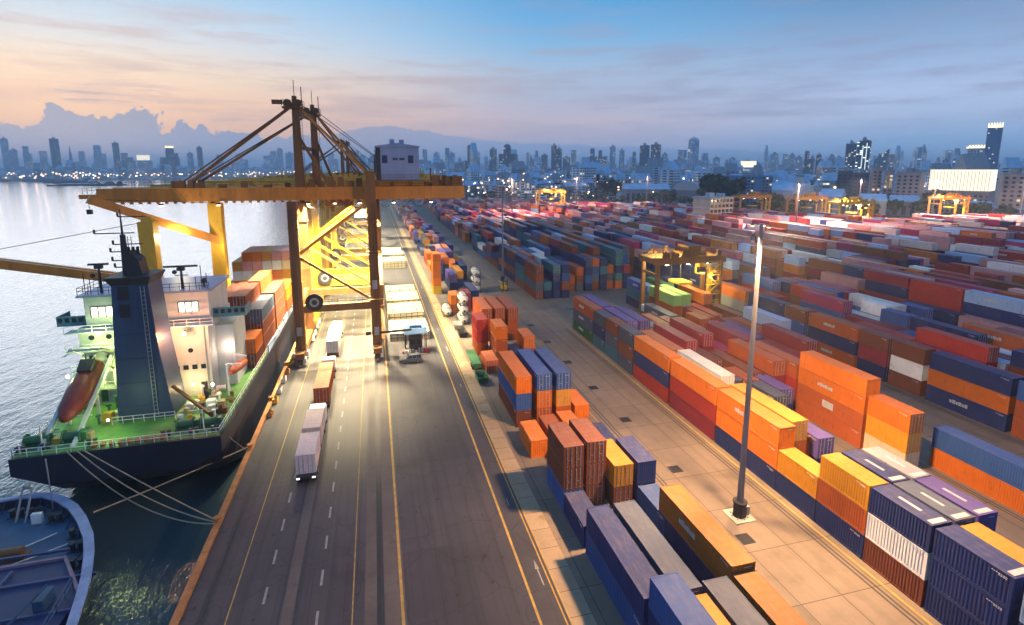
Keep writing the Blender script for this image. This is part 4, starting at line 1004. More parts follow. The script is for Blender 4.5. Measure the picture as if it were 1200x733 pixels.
bw = MB()
for k in range(16):
    y = 104 + k * 6.2; bw.box(SC + 11.45, SC + 11.7, y, y + 5.9, DK, DK + 1.0 + (.4 if k % 3 == 0 else 0))
part(bw, 'side_bulwark', M_BLUEGREY, ship)
part(MB().rail([(SC - 11.2, 71.8, DK), (SC + 11.3, 71.8, DK)], 1.05, .04, 1.5).rail([(SC - 11.2, 71.8, DK), (SC - 11.5, 100, DK)], 1.05, .04, 1.8).rail([(SC + 11.3, 71.8, DK), (SC + 11.5, 104, DK)], 1.05, .04, 1.8), 'stern_rail', M_WHITE, ship)
# bridge house
HY0, HY1 = 86.5, 99.0
PALEG = mat('house_paint', (.58, .60, .56), .5, var=.12, scale=.4, rust=.25, streak=True)
hs = MB().box(SC - 9.6, SC + 1.4, HY0, HY1, DK, 14.2).box(SC - 10.2, SC + 1.4, HY0 + .6, HY1, 14.25, 17.0).box(SC + 1.45, SC + 7.0, HY0 - .5, HY1, DK, 16.9).box(SC - 9.2, SC + 7.0, HY0 + 1.0, HY1 - 1, 17.05, 21.6)
hs.box(SC + 7.05, SC + 9.6, HY0 + 3, HY1 - 2, DK, 15.6)
house = part(hs, 'bridge_house', PALEG, ship)
for z, a, b in ((8.4, -10.6, -3.4), (11.2, -10.6, -3.4), (14.2, -11.0, -3.0), (16.95, -10.9, 8.0)):
    part(MB().box(SC + a, SC + b, HY0 - 1.5, HY0 + .5, z - .14, z + .02), 'deck_ledge', PALEG, house)
    part(MB().rail([(SC + a, HY0 - 1.45, z), (SC + b, HY0 - 1.45, z)], 1.0, .03, 1.6), 'handrail', M_WHITE, house)
for i, (a, b) in enumerate(((-8.4, -5.6), (2.9, 5.6))):                     # lit wheelhouse windows looking aft
    w_ = part(MB().box(SC + a, SC + b, HY0 + .9, HY0 + .98, 18.6, 20.0), 'window', emat('lit_pane_%d' % i, (1, .93, .62), 3.0), house)
    fr = MB()
    for k in range(4): fr.box(SC + a + k * (b - a) / 3 - .07, SC + a + k * (b - a) / 3 + .07, HY0 + .84, HY0 + .899, 18.5, 20.1)
    fr.box(SC + a + .071, SC + b - .071, HY0 + .85, HY0 + .899, 20.0, 20.14)
    part(fr, 'frame', M_DARK, w_)
for z in (15.6,):
    for x in (-8.6, -6.4): part(MB().cyl((SC + x, HY0 + .52, z), (SC + x, HY0 + .62, z), .38, 12), 'porthole', M_GLASS, house)
part(MB().cyl((SC + 4.4, HY0 - .58, 12.9), (SC + 4.4, HY0 - .49, 12.9), .36, 12), 'porthole', M_GLASS, house)
for x, z in ((-8.6, 12.8), (-6.4, 12.8), (-8.6, 9.8)): part(MB().cyl((SC + x, HY0 - .05, z), (SC + x, HY0 + .04, z), .36, 12), 'porthole', M_GLASS, house)
part(MB().box(SC - 9.8, SC + 7.6, HY0 + .4, HY1 - .6, 21.6, 21.9), 'monkey_island', M_BLUEGREY, house)
part(MB().rail([(SC - 9.6, HY0 + .5, 21.9), (SC + 7.4, HY0 + .5, 21.9)], 1.1, .04, 1.3).rail([(SC - 9.6, HY0 + .5, 21.9), (SC - 9.6, HY1 - 1, 21.9)], 1.1, .04, 1.5), 'roof_rail', M_DARK, house)
for s, a, b in ((-1, SC - 13.6, SC - 9.25), (1, SC + 7.05, SC + 11.7)):     # bridge wings
    wg = MB().box(a, b, HY0 + 2.5, HY0 + 6.0, 17.0, 17.3).box(a, b, HY0 + 2.5, HY0 + 2.62, 17.31, 18.5).box(a if s < 0 else b - .15, a + .15 if s < 0 else b, HY0 + 2.63, HY0 + 6, 17.31, 18.5)
    wo_ = part(wg, 'bridge_wing', mat('wing_teal_%d' % s, (.10, .24, .28), .5, rust=.2), ship)
    wf = MB()
    for k in range(5): wf.box(a + .2 + k * (b - a - .5) / 4.4, a + .75 + k * (b - a - .5) / 4.4, HY0 + 2.44, HY0 + 2.499, 17.6, 18.25)
    part(wf, 'wing_opening', M_DARK, wo_)
# awning deck on the port side
part(MB().add([(SC - 12.2, HY0 + .2, 13.2), (SC - 9.65, HY0 + .2, 14.8), (SC - 9.65, HY1 - 3, 14.8), (SC - 12.2, HY1 - 3, 13.2), (SC - 12.2, HY0 + .2, 13.0), (SC - 9.65, HY0 + .2, 14.6), (SC - 9.65, HY1 - 3, 14.6), (SC - 12.2, HY1 - 3, 13.0)], [(0, 1, 2, 3), (7, 6, 5, 4), (0, 4, 5, 1), (1, 5, 6, 2), (2, 6, 7, 3), (3, 7, 4, 0)]), 'side_awning', M_BLUEGREY, ship)
# radar masts
for x, h, wd in ((-7.2, 26.4, 2.6), (3.4, 25.6, 4.6)):
    rm = MB().cyl((SC + x, HY0 + 2, 21.9), (SC + x, HY0 + 2, h - .5), .22, 8, .15).box(SC + x - .5, SC + x + .5, HY0 + 1.7, HY0 + 2.3, h - .9, h - .4).bar((SC + x - .9, HY0 + 2, 24), (SC + x + .9, HY0 + 2, 24), .12).ball((SC + x - .9, HY0 + 2, 24.5), .35, 8, 5)
    ra = part(rm, 'radar_mast', M_DARK, ship); part(MB().box(SC + x - wd / 2, SC + x + wd / 2, HY0 + 1.85, HY0 + 2.1, h - .38, h - .1), 'scanner', M_DARK, ra)
an = MB()
for x, h in ((-9, 25), (-8.3, 24), (6.2, 25.5), (6.9, 24.3), (5.4, 23.8)): an.cyl((SC + x, HY0 + 1.4, 21.9), (SC + x, HY0 + 1.4, h), .06, 5)
an.ball((SC + 6.2, HY0 + 2.5, 22.9), .45, 8, 5).cyl((SC + 6.2, HY0 + 2.5, 21.9), (SC + 6.2, HY0 + 2.5, 22.6), .15, 6)
part(an, 'aerials', M_DARK, ship)
# funnel
FY0, FY1 = 79.5, 84.5; FC = -32.0
fn = MB().loft([[(FC - 3.2, FY0 - .2, DK), (FC + 3.6, FY0 - .2, DK), (FC + 3.6, FY1, DK), (FC - 3.2, FY1, DK)], [(FC - 2.7, FY0, 16), (FC + 2.5, FY0, 16), (FC + 2.5, FY1, 16), (FC - 2.7, FY1, 16)], [(FC - 2.2, FY0, 24.6), (FC + 2.1, FY0, 24.6), (FC + 2.1, FY1 - .3, 24.6), (FC - 2.2, FY1 - .3, 24.6)]])
fo = part(fn, 'funnel', M_FUNNEL, ship)
part(MB().loft([[(FC - 2.25, FY0 - .05, 24.6), (FC + 2.15, FY0 - .05, 24.6), (FC + 2.15, FY1 - .25, 24.6), (FC - 2.25, FY1 - .25, 24.6)], [(FC - 2.75, FY0 - .5, 25.5), (FC + 2.6, FY0 - .5, 25.5), (FC + 2.6, FY1 + .1, 25.5), (FC - 2.75, FY1 + .1, 25.5)], [(FC - 2.75, FY0 - .5, 25.7), (FC + 2.6, FY0 - .5, 25.7), (FC + 2.6, FY1 + .1, 25.7), (FC - 2.75, FY1 + .1, 25.7)]]), 'funnel_cap', M_DARK, fo)
for z in (20.2, 22.6):
    lv = MB().box(FC - 1.5, FC - .3, FY0 - .13, FY0 - .012, z, z + 1.8)
    for k in range(6): lv.box(FC - 1.45, FC - .35, FY0 - .2, FY0 - .131, z + .1 + k * .28, z + .24 + k * .28)
    part(lv, 'louvre', M_DARK, fo)
for k in range(5):                                       # plating seams and a band
    z = 7.5 + k * 3.4; u = (z - DK) / (24.6 - DK); a_, b_ = -3.2 + u * 1.0, 3.6 - u * 1.5 - (.35 if 4 < z < 20 else 0)
    part(MB().box(FC + a_ + .1, FC + b_ - .25, FY0 - .19 + .19 * min(1, u * 1.5) - .05, FY0 - .2 + .2 * min(1, u * 1.5) + .03, z, z + .07), 'seam', M_FUNNEL, fo)
fl_ = MB(); ladder(fl_, FC + 1.5, FY0 - .32, DK + .4, 24.4, .45); part(fl_, 'ladder', M_GALV, fo)
part(MB().rail([(FC - 3.6, FY0 - 1.1, DK + .02), (FC + 4.0, FY0 - 1.1, DK + .02)], 1.05, .04, 1.1), 'base_rail', M_WHITE, fo)
ex = MB().loft([[(FC - .95, FY0 + 1, 25.7), (FC + 1.2, FY0 + 1, 25.7), (FC + 1.2, FY0 + 3.4, 25.7), (FC - .95, FY0 + 3.4, 25.7)], [(FC - .95, FY0 + 1, 27.8), (FC + .9, FY0 + 1, 27.8), (FC + .9, FY0 + 3.4, 27.8), (FC - .95, FY0 + 3.4, 27.8)], [(FC - .95, FY0 + 1, 28.9), (FC - .1, FY0 + 1, 28.9), (FC - .1, FY0 + 3.4, 28.9), (FC - .95, FY0 + 3.4, 28.9)]])
for k in range(3): ex.cyl((FC - .7 + k * .55, FY0 + 2.6, 28.2), (FC - .7 + k * .55, FY0 + 2.6, 29.4), .2, 8)
part(ex, 'exhaust_housing', M_DARK, fo)
ms = MB().cyl((FC - .8, FY0 + 1.6, 25.7), (FC - .8, FY0 + 1.6, 31.2), .5, 10, .32).cyl((FC - .8, FY0 + 1.6, 31.2), (FC - .8, FY0 + 1.6, 34.6), .16, 8, .07)
for z, a, b in ((31.4, -3.2, 1.4), (33.6, -.3, 3.0), (29.9, -1.2, 2.2), (28.9, -1.6, 1.9), (27.7, -1.5, 1.9), (26.8, -1.3, 1.8)): ms.bar((FC - .8 + a, FY0 + 1.6, z), (FC - .8 + b, FY0 + 1.6, z), .14); ms.box(FC - .9 + a, FC - .7 + a, FY0 + 1.5, FY0 + 1.7, z, z + .55)
ladder(ms, FC + .1, FY0 + 1.2, 26, 31, .4)
part(ms, 'signal_mast', M_DARK, ship)
# free fall lifeboat on its ramp, port side
lb = MB(); bx, by0, bz0, by1, bz1 = -39.4, 75.2, 8.2, 84.6, 12.4; d = Vector((0, by1 - by0, bz1 - bz0)).normalized(); nrm = Vector((0, -d.z, d.y)); rings = []
for u, rr, sh in ((0, .35, .1), (.06, .8, .05), (.18, 1.25, 0), (.45, 1.5, 0), (.75, 1.5, 0), (.93, 1.3, 0), (1, .9, .05)):
    c = Vector((bx, by0, bz0)).lerp(Vector((bx, by1, bz1)), u)
    rings.append([tuple(c + Vector((1, 0, 0)) * rr * 1.05 * math.cos(2 * math.pi * k / 14) + nrm * rr * (.95 if math.sin(2 * math.pi * k / 14) > 0 else .8) * math.sin(2 * math.pi * k / 14)) for k in range(14)])
boat = part(MB().loft(rings), 'lifeboat', M_LIFEBOAT, ship, smooth=True)
c = Vector((bx, by0, bz0)).lerp(Vector((bx, by1, bz1)), .80)
ct = MB(); ct.bar(c + nrm * 1.2 - d * .8, c + nrm * 1.75 + d * .9, 1.7, 1.0); part(ct, 'steering_hood', M_DARK, boat)
rmp = MB()
for s in (-1.75, 1.75):
    rmp.bar((bx + s, 73.0, DK), (bx + s, 86, 13.6), .42); rmp.bar((bx + s, 80, DK), (bx + s, 80, 9.4), .3).bar((bx + s, 85.6, DK), (bx + s, 85.6, 13.6), .35)
for k in range(5): rmp.bar((bx - 1.7, 76 + k * 2.2, 6.1 + k * 1.36), (bx + 1.7, 76 + k * 2.2, 6.1 + k * 1.36), .22)
part(rmp, 'launch_ramp', PALEG, ship)
part(MB().bar((bx - 1.75, 85.8, 13.6), (bx + 1.75, 85.8, 13.6), .5).bar((bx - 1.75, 86, 13.6), (bx - 1.75, 82, 15.4), .3).bar((bx + 1.75, 86, 13.6), (bx + 1.75, 82, 15.4), .3).bar((bx - 1.75, 82, 15.4), (bx + 1.75, 82, 15.4), .35), 'davit_frame', PALEG, ship)
# rescue boat and stores on the starboard quarter
rb = MB(); rings = []
for u, rr in ((0, .15), (.15, .6), (.5, .85), (.85, .8), (1, .6)):
    c = Vector((SC + 9.9, 84.5, 9.2)).lerp(Vector((SC + 10.6, 90, 9.2)), u); rings.append([tuple(c + Vector((math.cos(2 * math.pi * k / 10) * rr, 0, math.sin(2 * math.pi * k / 10) * rr * .7))) for k in range(10)])
part(MB().loft(rings), 'rescue_boat', mat('rescue_orange', (.60, .12, .03), .5), ship, smooth=True)
part(MB().bar((SC + 3.6, 80, 9.8), (SC + 9.2, 76.5, 6.4), .35).bar((SC + 9.2, 76.5, DK), (SC + 9.2, 76.5, 7), .4), 'store_derrick', M_RUST, ship)
part(MB().bar((SC + 9.4, 85, DK), (SC + 9.4, 85, 10.6), .3).bar((SC + 9.4, 85, 10.6), (SC + 11.2, 85.6, 10.2), .25).bar((SC + 9.4, 89.6, DK), (SC + 9.4, 89.6, 10.6), .3).bar((SC + 9.4, 89.6, 10.6), (SC + 11.2, 89.4, 10.2), .25), 'boat_davit', M_WHITE, ship)
rn = random.Random(3)
for x in (-10.2, -6.2, 6.6, 9.4):
    wn = MB().cyl((SC + x - .9, 74.6, DK + .8), (SC + x + .9, 74.6, DK + .8), .55, 12).cyl((SC + x - 1.0, 74.6, DK + .8), (SC + x - .9, 74.6, DK + .8), .85, 12).cyl((SC + x + .9, 74.6, DK + .8), (SC + x + 1.0, 74.6, DK + .8), .85, 12).box(SC + x - 1.3, SC + x + 1.3, 74.2, 75.2, DK + .03, DK + .3).box(SC + x + 1.05, SC + x + 1.6, 74.2, 75.1, DK + .3, DK + 1.3)
    part(wn, 'mooring_winch', M_GREENP, ship)
for x in (-11, -8.4, -3.4, 4.8, 8.0, 10.6):
    bo_ = MB()
    for a in (-.35, .35): bo_.cyl((SC + x + a, 72.9, DK + .02), (SC + x + a, 72.9, DK + .8), .2, 10).cyl((SC + x + a, 72.9, DK + .8), (SC + x + a, 72.9, DK + .9), .28, 10)
    part(bo_, 'bitts', M_DARK, ship)
for k in range(74):
    x = SC + rn.choice((rn.uniform(-10.6, -4.4), rn.uniform(4.8, 10.6))); y = rn.uniform(74.5, 86); s = rn.uniform(.15, .6); h = rn.uniform(.4, 1.5)
    if abs(x - bx) < 2.4 and y > 76: continue
    part(MB().box(x - s, x + s, y - s, y + s, DK + .03, DK + h) if k % 3 else MB().cyl((x, y, DK + .03), (x, y, DK + h), s * .8, 10), 'deck_gear', rn.choice((M_WHITE, M_GREENP, M_DARK, M_RUST, M_YELLOW, M_ROPE)), ship)
for k in range(14):                                      # mushroom vents, pipes and hose reels
    x = SC + rn.choice((rn.uniform(-10.4, -9), rn.uniform(-5.6, -4.2), rn.uniform(4.6, 10.4))); y = rn.uniform(75.5, 85.5); h = rn.uniform(.8, 1.9)
    part(MB().cyl((x, y, DK + .02), (x, y, DK + h), .16, 8).cyl((x, y, DK + h), (x, y, DK + h + .25), .36, 10, .25), 'vent', rn.choice((M_WHITE, M_GREENP, PALEG)), ship)
for k in range(7):
    y = 75.4 + k * 1.45; x0 = SC + (4.4 if k % 2 else -11); part(MB().cyl((x0, y, DK + .3), (x0 + (6.4 if k % 2 else 1.6), y, DK + .3), .11, 6), 'deck_pipe', rn.choice((M_RUST, M_GALV, M_GREENP)), ship)
for k in range(5): part(MB().cyl((SC + 7.4, 86.2 + k * 0, DK + .9 + k * .0), (SC + 8.6, 86.2, DK + .9), .4, 12), 'life_raft', M_WHITE, ship) if k == 0 else part(MB().cyl((SC - 11.1 + .2, 88 + k * 1.8, DK + 1), (SC - 11.1 + .2, 89.3 + k * 1.8, DK + 1), .4, 12), 'life_raft', M_WHITE, ship)
for x, z in ((2.2, DK), (5.8, DK), (-7.6, DK + .05), (-8.6, 8.42)): part(MB().box(SC + x - .42, SC + x + .42, HY0 - (.58 if x > 0 else .08), HY0 - (.505 if x > 0 else .005), z + .25, z + 2.2), 'door', M_DARK if x > 0 else M_GREENP, house)
for x in (1.9, 6.4): part(MB().cyl((SC + x, HY0 - .66, DK + .1), (SC + x, HY0 - .66, 16.6), .09, 6), 'drain_pipe', PALEG, house)
for k in range(4): part(MB().box(SC + 2.0 + k * 1.2, SC + 2.7 + k * 1.2, HY0 - .56, HY0 - .503, 9.9, 10.6), 'window', M_GLASS, house)
for k in range(3):
    z = 6 + k * 2.8; part(MB().bar((SC - 9.2 + (k % 2) * 2, HY0 - .9, z), (SC - 7.2 - (k % 2) * 2, HY0 - .9, z + 2.5), .55, .1), 'stair', PALEG, house)
cl = MB()
for k in range(9):
    x = SC - 3 + k * .95; cl.cyl((x, 72.4, DK + .05), (x, 72.4, DK + .55), .32, 8)
part(cl, 'rope_coils', mat('orange_rope', (.42, .12, .03), .9), ship)
# deck lamps
def ship_lamp(x, y, z, power, col, em, r=.2):
    part(MB().ball((x, y, z), r, 8, 6), 'deck_lamp', em, ship); lamp((x, y - .55, z), power, col, .25)
ship_lamp(SC + 4.5, HY0 - 2.9, 16.2, 2300, (1, .40, .20), M_LAMPO, .26)
part(MB().bar((SC + 4.5, HY0 - 2.9, 16.45), (SC + 4.5, HY0 - .5, 16.75), .12), 'lamp_arm', M_WHITE, ship)
ship_lamp(SC - 6.6, HY0 - 1.75, 16.7, 1000, (.78, 1, .34), M_LAMPW)
ship_lamp(SC + 4.6, HY0 - 1.75, 8.0, 260, (1, .70, .24), M_LAMP)
ship_lamp(SC - 3.9, 84.6, 10.6, 1100, (.80, 1, .25), M_LAMPW)
ship_lamp(SC - 10.4, 83.5, 11.2, 500, (.74, 1, .38), M_LAMPW)
ship_lamp(SC + 8.9, HY0 + 2.4, 12.0, 160, (1, .70, .60), M_LAMP)
ship_lamp(SC + 8.6, 80.2, 9.4, 350, (.9, 1, .4), M_LAMPW)
ship_lamp(SC - 2.0, 74.2, 8.2, 420, (.75, 1, .3), M_LAMPW, .14)
for s in (-1, 1): part(MB().cyl((SC + s * 9, 73.6, DK), (SC + s * 9, 73.6, 8.6), .07, 6), 'lamp_post', M_WHITE, ship)
# ship's own cranes
def deck_crane(x, y, top, tip, label, hinge):
    t = thing('deck_crane', label, 'crane', (x, y, DK), "cranes on the ship's deck")
    part(MB().taper((x, y, DK), (x, y, top - 4), (2.7, 2.7), (2.3, 2.3)), 'pedestal', M_YELLOW, t)
    part(MB().box(x - 1.2, x + 1.2, y - 1.2, y + 1.2, top - 3.99, top).box(x - .8, x + .8, y - .6, y + .6, top, top + .8), 'crane_house', M_YELLOW, t)
    hx = Vector((x, y, hinge)); tp = Vector(tip); dd = (tp - hx).normalized(); sd = dd.cross(Vector((0, 0, 1))).normalized()
    jb = MB(); jb.bar(hx + sd * .9, tp + sd * .45, .7, 1.5).bar(hx - sd * .9, tp - sd * .45, .7, 1.5)
    for k in range(9):
        e = hx.lerp(tp, (k + .5) / 9); jb.bar(e - sd * .8, e + sd * .8, .3)
    part(jb, 'jib', M_ORANGE, t)
    rp = MB()
    for a in (-.5, .5): rp.bar(Vector((x, y, top)) + sd * a, tp + sd * a * .7, .07)
    part(rp, 'luffing_rope', M_DARK, t)
    part(MB().box(tp.x - .35, tp.x + .35, tp.y - .35, tp.y + .35, tp.z - 2.6, tp.z - 1.8).bar((tp.x, tp.y, tp.z), (tp.x, tp.y, tp.z - 1.8), .06), 'hook_block', M_DARK, t)
    return t
deck_crane(-31.2, 119, 33.0, (-48.2, 108, 34.6), 'ship crane with pale yellow pedestal whose jib points up at the quay crane boom tip', 25.4)
deck_crane(-39.2, 107, 30.6, (-66, 104, 25.7), 'ship crane just behind the funnel with its orange jib slewed out over the river', 19.6)
lamp((-36.5, 113.0, 27.0), 2600, (1, .80, .40), .2); lamp((-28.6, 116.2, 24.0), 600, (1, .85, .5), .2)
# containers on deck: bays from aft to forward
rs = random.Random(9)
BAYS = [(103.5, 20, 8), (110.5, 40, 8), (124.5, 40, 8), (138.5, 40, 8), (152.5, 40, 8)]
SHIPCOL = {0: ['brown', 'brown', 'maroon'], 1: ['rust', 'brown', 'rust'], 2: ['rust', 'brown', 'slate'], 3: ['orange', 'rust', 'pink'], 4: ['pink', 'orange', 'cream']}
def ship_row(bay, y, L, row, n, cols, z0=DK + .9):
    x = SC + 11.3 - (row + 1) * 2.55
    for t in range(n):
        lab = '%s container on the ship deck, %s tier of %s row from quay, %s bay' % (SAY[cols[t % len(cols)]], 'bottom' if t == 0 else ORD[t], ORD[row], ORD[bay])
        container(x, y, z0 + t * 2.63, 40 if L == 40 else 20, cols[t % len(cols)], lab, 'containers on the ship', door=True, parts=2 if bay < 2 else 1)
ship_row(0, 96.0, 20, 0, 2, ['brown', 'orange'], DK + .05)
ship_row(1, 103.0, 40, 1, 4, ['brown', 'brown', 'brown', 'brown', 'brown']); ship_row(1, 103.0, 40, 0, 3, ['brown', 'brown', 'slate']); ship_row(1, 103.0, 40, 2, 4, ['brown', 'brown', 'maroon', 'brown', 'brown'])
ship_row(2, 116.6, 40, 0, 3, ['brown', 'brown', 'brown', 'slate']); ship_row(2, 116.6, 40, 1, 4, ['brown', 'brown', 'brown', 'rust'])
for r_ in range(5): ship_row(3, 131, 40, r_, 2, ['rust', 'amber', 'orange'])
for r_ in range(7): ship_row(4, 158, 40, r_, 4 if r_ < 6 else 3, [('white', 'pink', 'orange', 'white', 'amber', 'cream', 'pink', 'orange')[(r_ * 3 + q) % 8] for q in range(4)])
part(MB().box(SC - 11, SC + 11.2, 103, 170, DK + .03, DK + .86), 'hatch_coaming', M_RUST, ship)

# ================================================================== second ship, only its end in view
D2 = 0.5
bow2 = thing('moored_ship', 'blue decked ship end with pale rounded bulwark, at the near edge of the river', 'ship', (-38, 52, WATER_Z))
edge = [(-80, 68.98), (-43.8, 69.58), (-41.47, 69.86), (-38.85, 69.49), (-36.71, 68.09), (-34.56, 66.03), (-32.5, 63.32), (-30.45, 60.06), (-29.05, 57.07), (-27.83, 53.8), (-26.99, 50.9), (-26.34, 48.38), (-25.78, 46.05), (-25.4, 40), (-25.2, 20)]
inn = [(x - (0 if x < -50 else .5), y - .55) for x, y in edge]
hb = MB(); n = len(edge)
vs = [(x, y, D2 + 1.15) for x, y in edge] + [(x - .5, y - .6, D2 - .9) for x, y in edge] + [(x - 2.6, y - 2.8, WATER_Z - 1.5) for x, y in edge]
hb.add(vs, [(i, i + 1, n + i + 1, n + i) for i in range(n - 1)] + [(n + i, n + i + 1, 2 * n + i + 1, 2 * n + i) for i in range(n - 1)])
hb.add([(x, y, D2 + 1.1) for x, y in inn] + [(x, y, D2) for x, y in inn], [(i + 1, i, n + i, n + i + 1) for i in range(n - 1)])
part(hb, 'hull', M_NAVYHULL, bow2)
cap = MB()
for (a, b, c, d_) in zip(edge[:-1], edge[1:], inn[:-1], inn[1:]):
    z0, z1 = D2 + 1.1, D2 + 1.32; cap.add([(a[0] + .12, a[1] + .1, z0), (b[0] + .12, b[1] + .1, z0), (d_[0] - .05, d_[1], z0), (c[0] - .05, c[1], z0), (a[0] + .12, a[1] + .1, z1), (b[0] + .12, b[1] + .1, z1), (d_[0] - .05, d_[1], z1), (c[0] - .05, c[1], z1)], [(0, 3, 2, 1), (4, 5, 6, 7), (0, 1, 5, 4), (2, 3, 7, 6)])
part(cap, 'bulwark_cap', mat('bulwark_pale_blue', (.24, .30, .46), .5, rust=.2), bow2)
part(MB().add([(x, y, D2) for x, y in inn] + [(-80, 20, D2)], [tuple(range(n, -1, -1))]), 'deck', M_DECKBLUE, bow2)
for i in range(1, n - 1):
    for u in (0, .5):
        a = Vector((*inn[i], D2)).lerp(Vector((*inn[min(i + 1, n - 1)], D2)), u); c0 = Vector((-46, 54, D2)); dirn = (c0 - a).normalized()
        part(MB().bar(a + Vector((0, 0, 1.0)), a + dirn * .75, .10, .12), 'bulwark_stay', M_HATCHBLUE, bow2)
hx0, hx1, hy0, hy1, hz = -62, -28.9, 34, 56.8, D2 + 1.0
hc = MB().add([(hx0, hy0, D2), (hx1 + 1.6, hy0, D2), (hx1 + 1.3, 51.2, D2), (hx1 - 2.4, hy1, D2), (hx0, hy1 - .6, D2), (hx0, hy0, hz), (hx1 + 1.6, hy0, hz), (hx1 + 1.3, 51.2, hz), (hx1 - 2.4, hy1, hz), (hx0, hy1 - .6, hz)], [(5, 6, 7, 8, 9), (0, 1, 6, 5), (1, 2, 7, 6), (2, 3, 8, 7), (3, 4, 9, 8), (4, 0, 5, 9)])
part(hc, 'hatch_cover', M_HATCHBLUE, bow2)
rb_ = MB()
for k in range(9): rb_.box(hx0 + .3 + k * 3.3, hx0 + .55 + k * 3.3, hy0, hy1 - 1.0, hz + .002, hz + .3)
for k in range(6): rb_.box(hx0, hx1 - (2.6 if k > 4 else -1.6), hy0 + 2 + k * 4.4, hy0 + 2.22 + k * 4.4, hz + .004, hz + .24)
part(rb_, 'stiffening_ribs', mat('rib_blue', (.05, .065, .17), .6), bow2)
part(MB().bar((hx1 - 2.4, hy1, hz + .1), (hx0, hy1 - .6, hz + .1), .3, .35).bar((hx1 - 2.4, hy1, hz + .1), (hx1 + 1.3, 51.2, hz + .1), .3, .35), 'coaming_edge', mat('coaming_pink', (.22, .15, .20), .6), bow2)
wl = MB().cyl((-38.6, 59.6, D2 + .7), (-36.4, 59.6, D2 + .7), .5, 12).box(-39.0, -36.0, 59.0, 60.2, D2 + .02, D2 + .35); part(wl, 'windlass', M_RUST, bow2)
for (x, y) in ((-41.1, 67.4), (-39.2, 67.2), (-32.7, 61.8), (-31.6, 59.4), (-30.3, 56.6), (-36.4, 65.4)):
    bm_ = MB()
    for a in (-.4, .4): bm_.cyl((x + a, y, D2), (x + a, y, D2 + .85), .26, 10).cyl((x + a, y, D2 + .85), (x + a, y, D2 + .98), .34, 10)
    bm_.box(x - .8, x + .8, y - .35, y + .35, D2 + .005, D2 + .09); part(bm_, 'bitts', M_DARK, bow2)
for (x, y) in ((-38.2, 65.6), (-42.6, 65.6)): part(MB().box(x - .5, x + .5, y - .2, y + .25, D2 + .02, D2 + 1.2), 'fairlead', M_WHITE, bow2)
mt = MB()
for a, b in (((-40.4, 67.8), (-40.6, 66.2)), ((-39.4, 67.6), (-39.6, 66.0))): mt.bar((a[0], a[1], D2 + 3.2), (b[0], b[1], D2), .16)
mt.bar((-40.4, 67.8, D2 + 3.2), (-39.4, 67.6, D2 + 3.2), .16).ball((-39.9, 67.7, D2 + 3.5), .35, 8, 5).cyl((-37.9, 68.0, D2), (-37.9, 68.0, D2 + 6.4), .07, 6)
part(mt, 'jack_staff', M_GALV, bow2)
rr_ = MB()
for a, b in (((-40, 58.5), (-35, 62.8)), ((-37, 58), (-32.4, 60.8))): rr_.bar((a[0], a[1], D2 + .3), (b[0], b[1], D2 + .2), .1)
part(rr_, 'deck_rope', M_WHITE, bow2)
part(MB().rail([(hx1 + .3, 52.4, hz), (hx1 + .9, 46, hz)], 1.1, .05, 1.4).box(hx1 - 1.4, hx1 - .6, 49.6, 51.4, hz, hz + 1.2).bar((hx1 - 3, 48, hz), (hx1 - .6, 50.6, hz + 2), .16), 'hatch_gear', M_DECKBLUE, bow2)

# ------------------------------------------------------------------ mooring ropes
def rope(a, b, sag, label, r=.075, m=M_ROPE):
    a, b = Vector(a), Vector(b); pts = []
    for k in range(17):
        u = k / 16; p = a.lerp(b, u); p.z -= 4 * sag * u * (1 - u); pts.append(tuple(p))
    solid(MB().tube(pts, r, 6), 'mooring_rope', m, label, 'rope', 'mooring lines')
rope((-32.0, 64.0, D2 + 1.3), (-18.9, 77.7, .5), .15, 'taut tan mooring rope from the near ship bulwark up to the quay', .09)
rope((SC - 5.6, 71.6, DK + .3), (-18.9, 60.6, .4), 2.6, 'slack mooring rope hanging lowest between ship stern and quay')
rope((SC - 4.6, 71.6, DK + .3), (-18.9, 60.9, .4), 1.5, 'middle mooring rope of three between ship stern and quay')
rope((SC - 4.0, 71.6, DK + .3), (-18.9, 61.2, .4), .2, 'straightest mooring rope of three between ship stern and quay')
rope((SC + 10.9, 73.2, DK + .3), (-18.9, 76.6, .5), .1, 'short mooring rope from the ship quarter to the quay bollard', .06)
for i, y in enumerate((61.0, 77.6, 94, 111)):
    solid(MB().cyl((-18.7, y, .34), (-18.7, y, .8), .28, 10, .22).cyl((-18.7, y, .8), (-18.7, y, .95), .42, 10), 'bollard', M_BULLRAIL, 'orange mooring bollard on the quay edge, %s from the near end' % ORD[i], 'bollard', 'bollards on the quay edge', loc=(-18.7, y, .34))

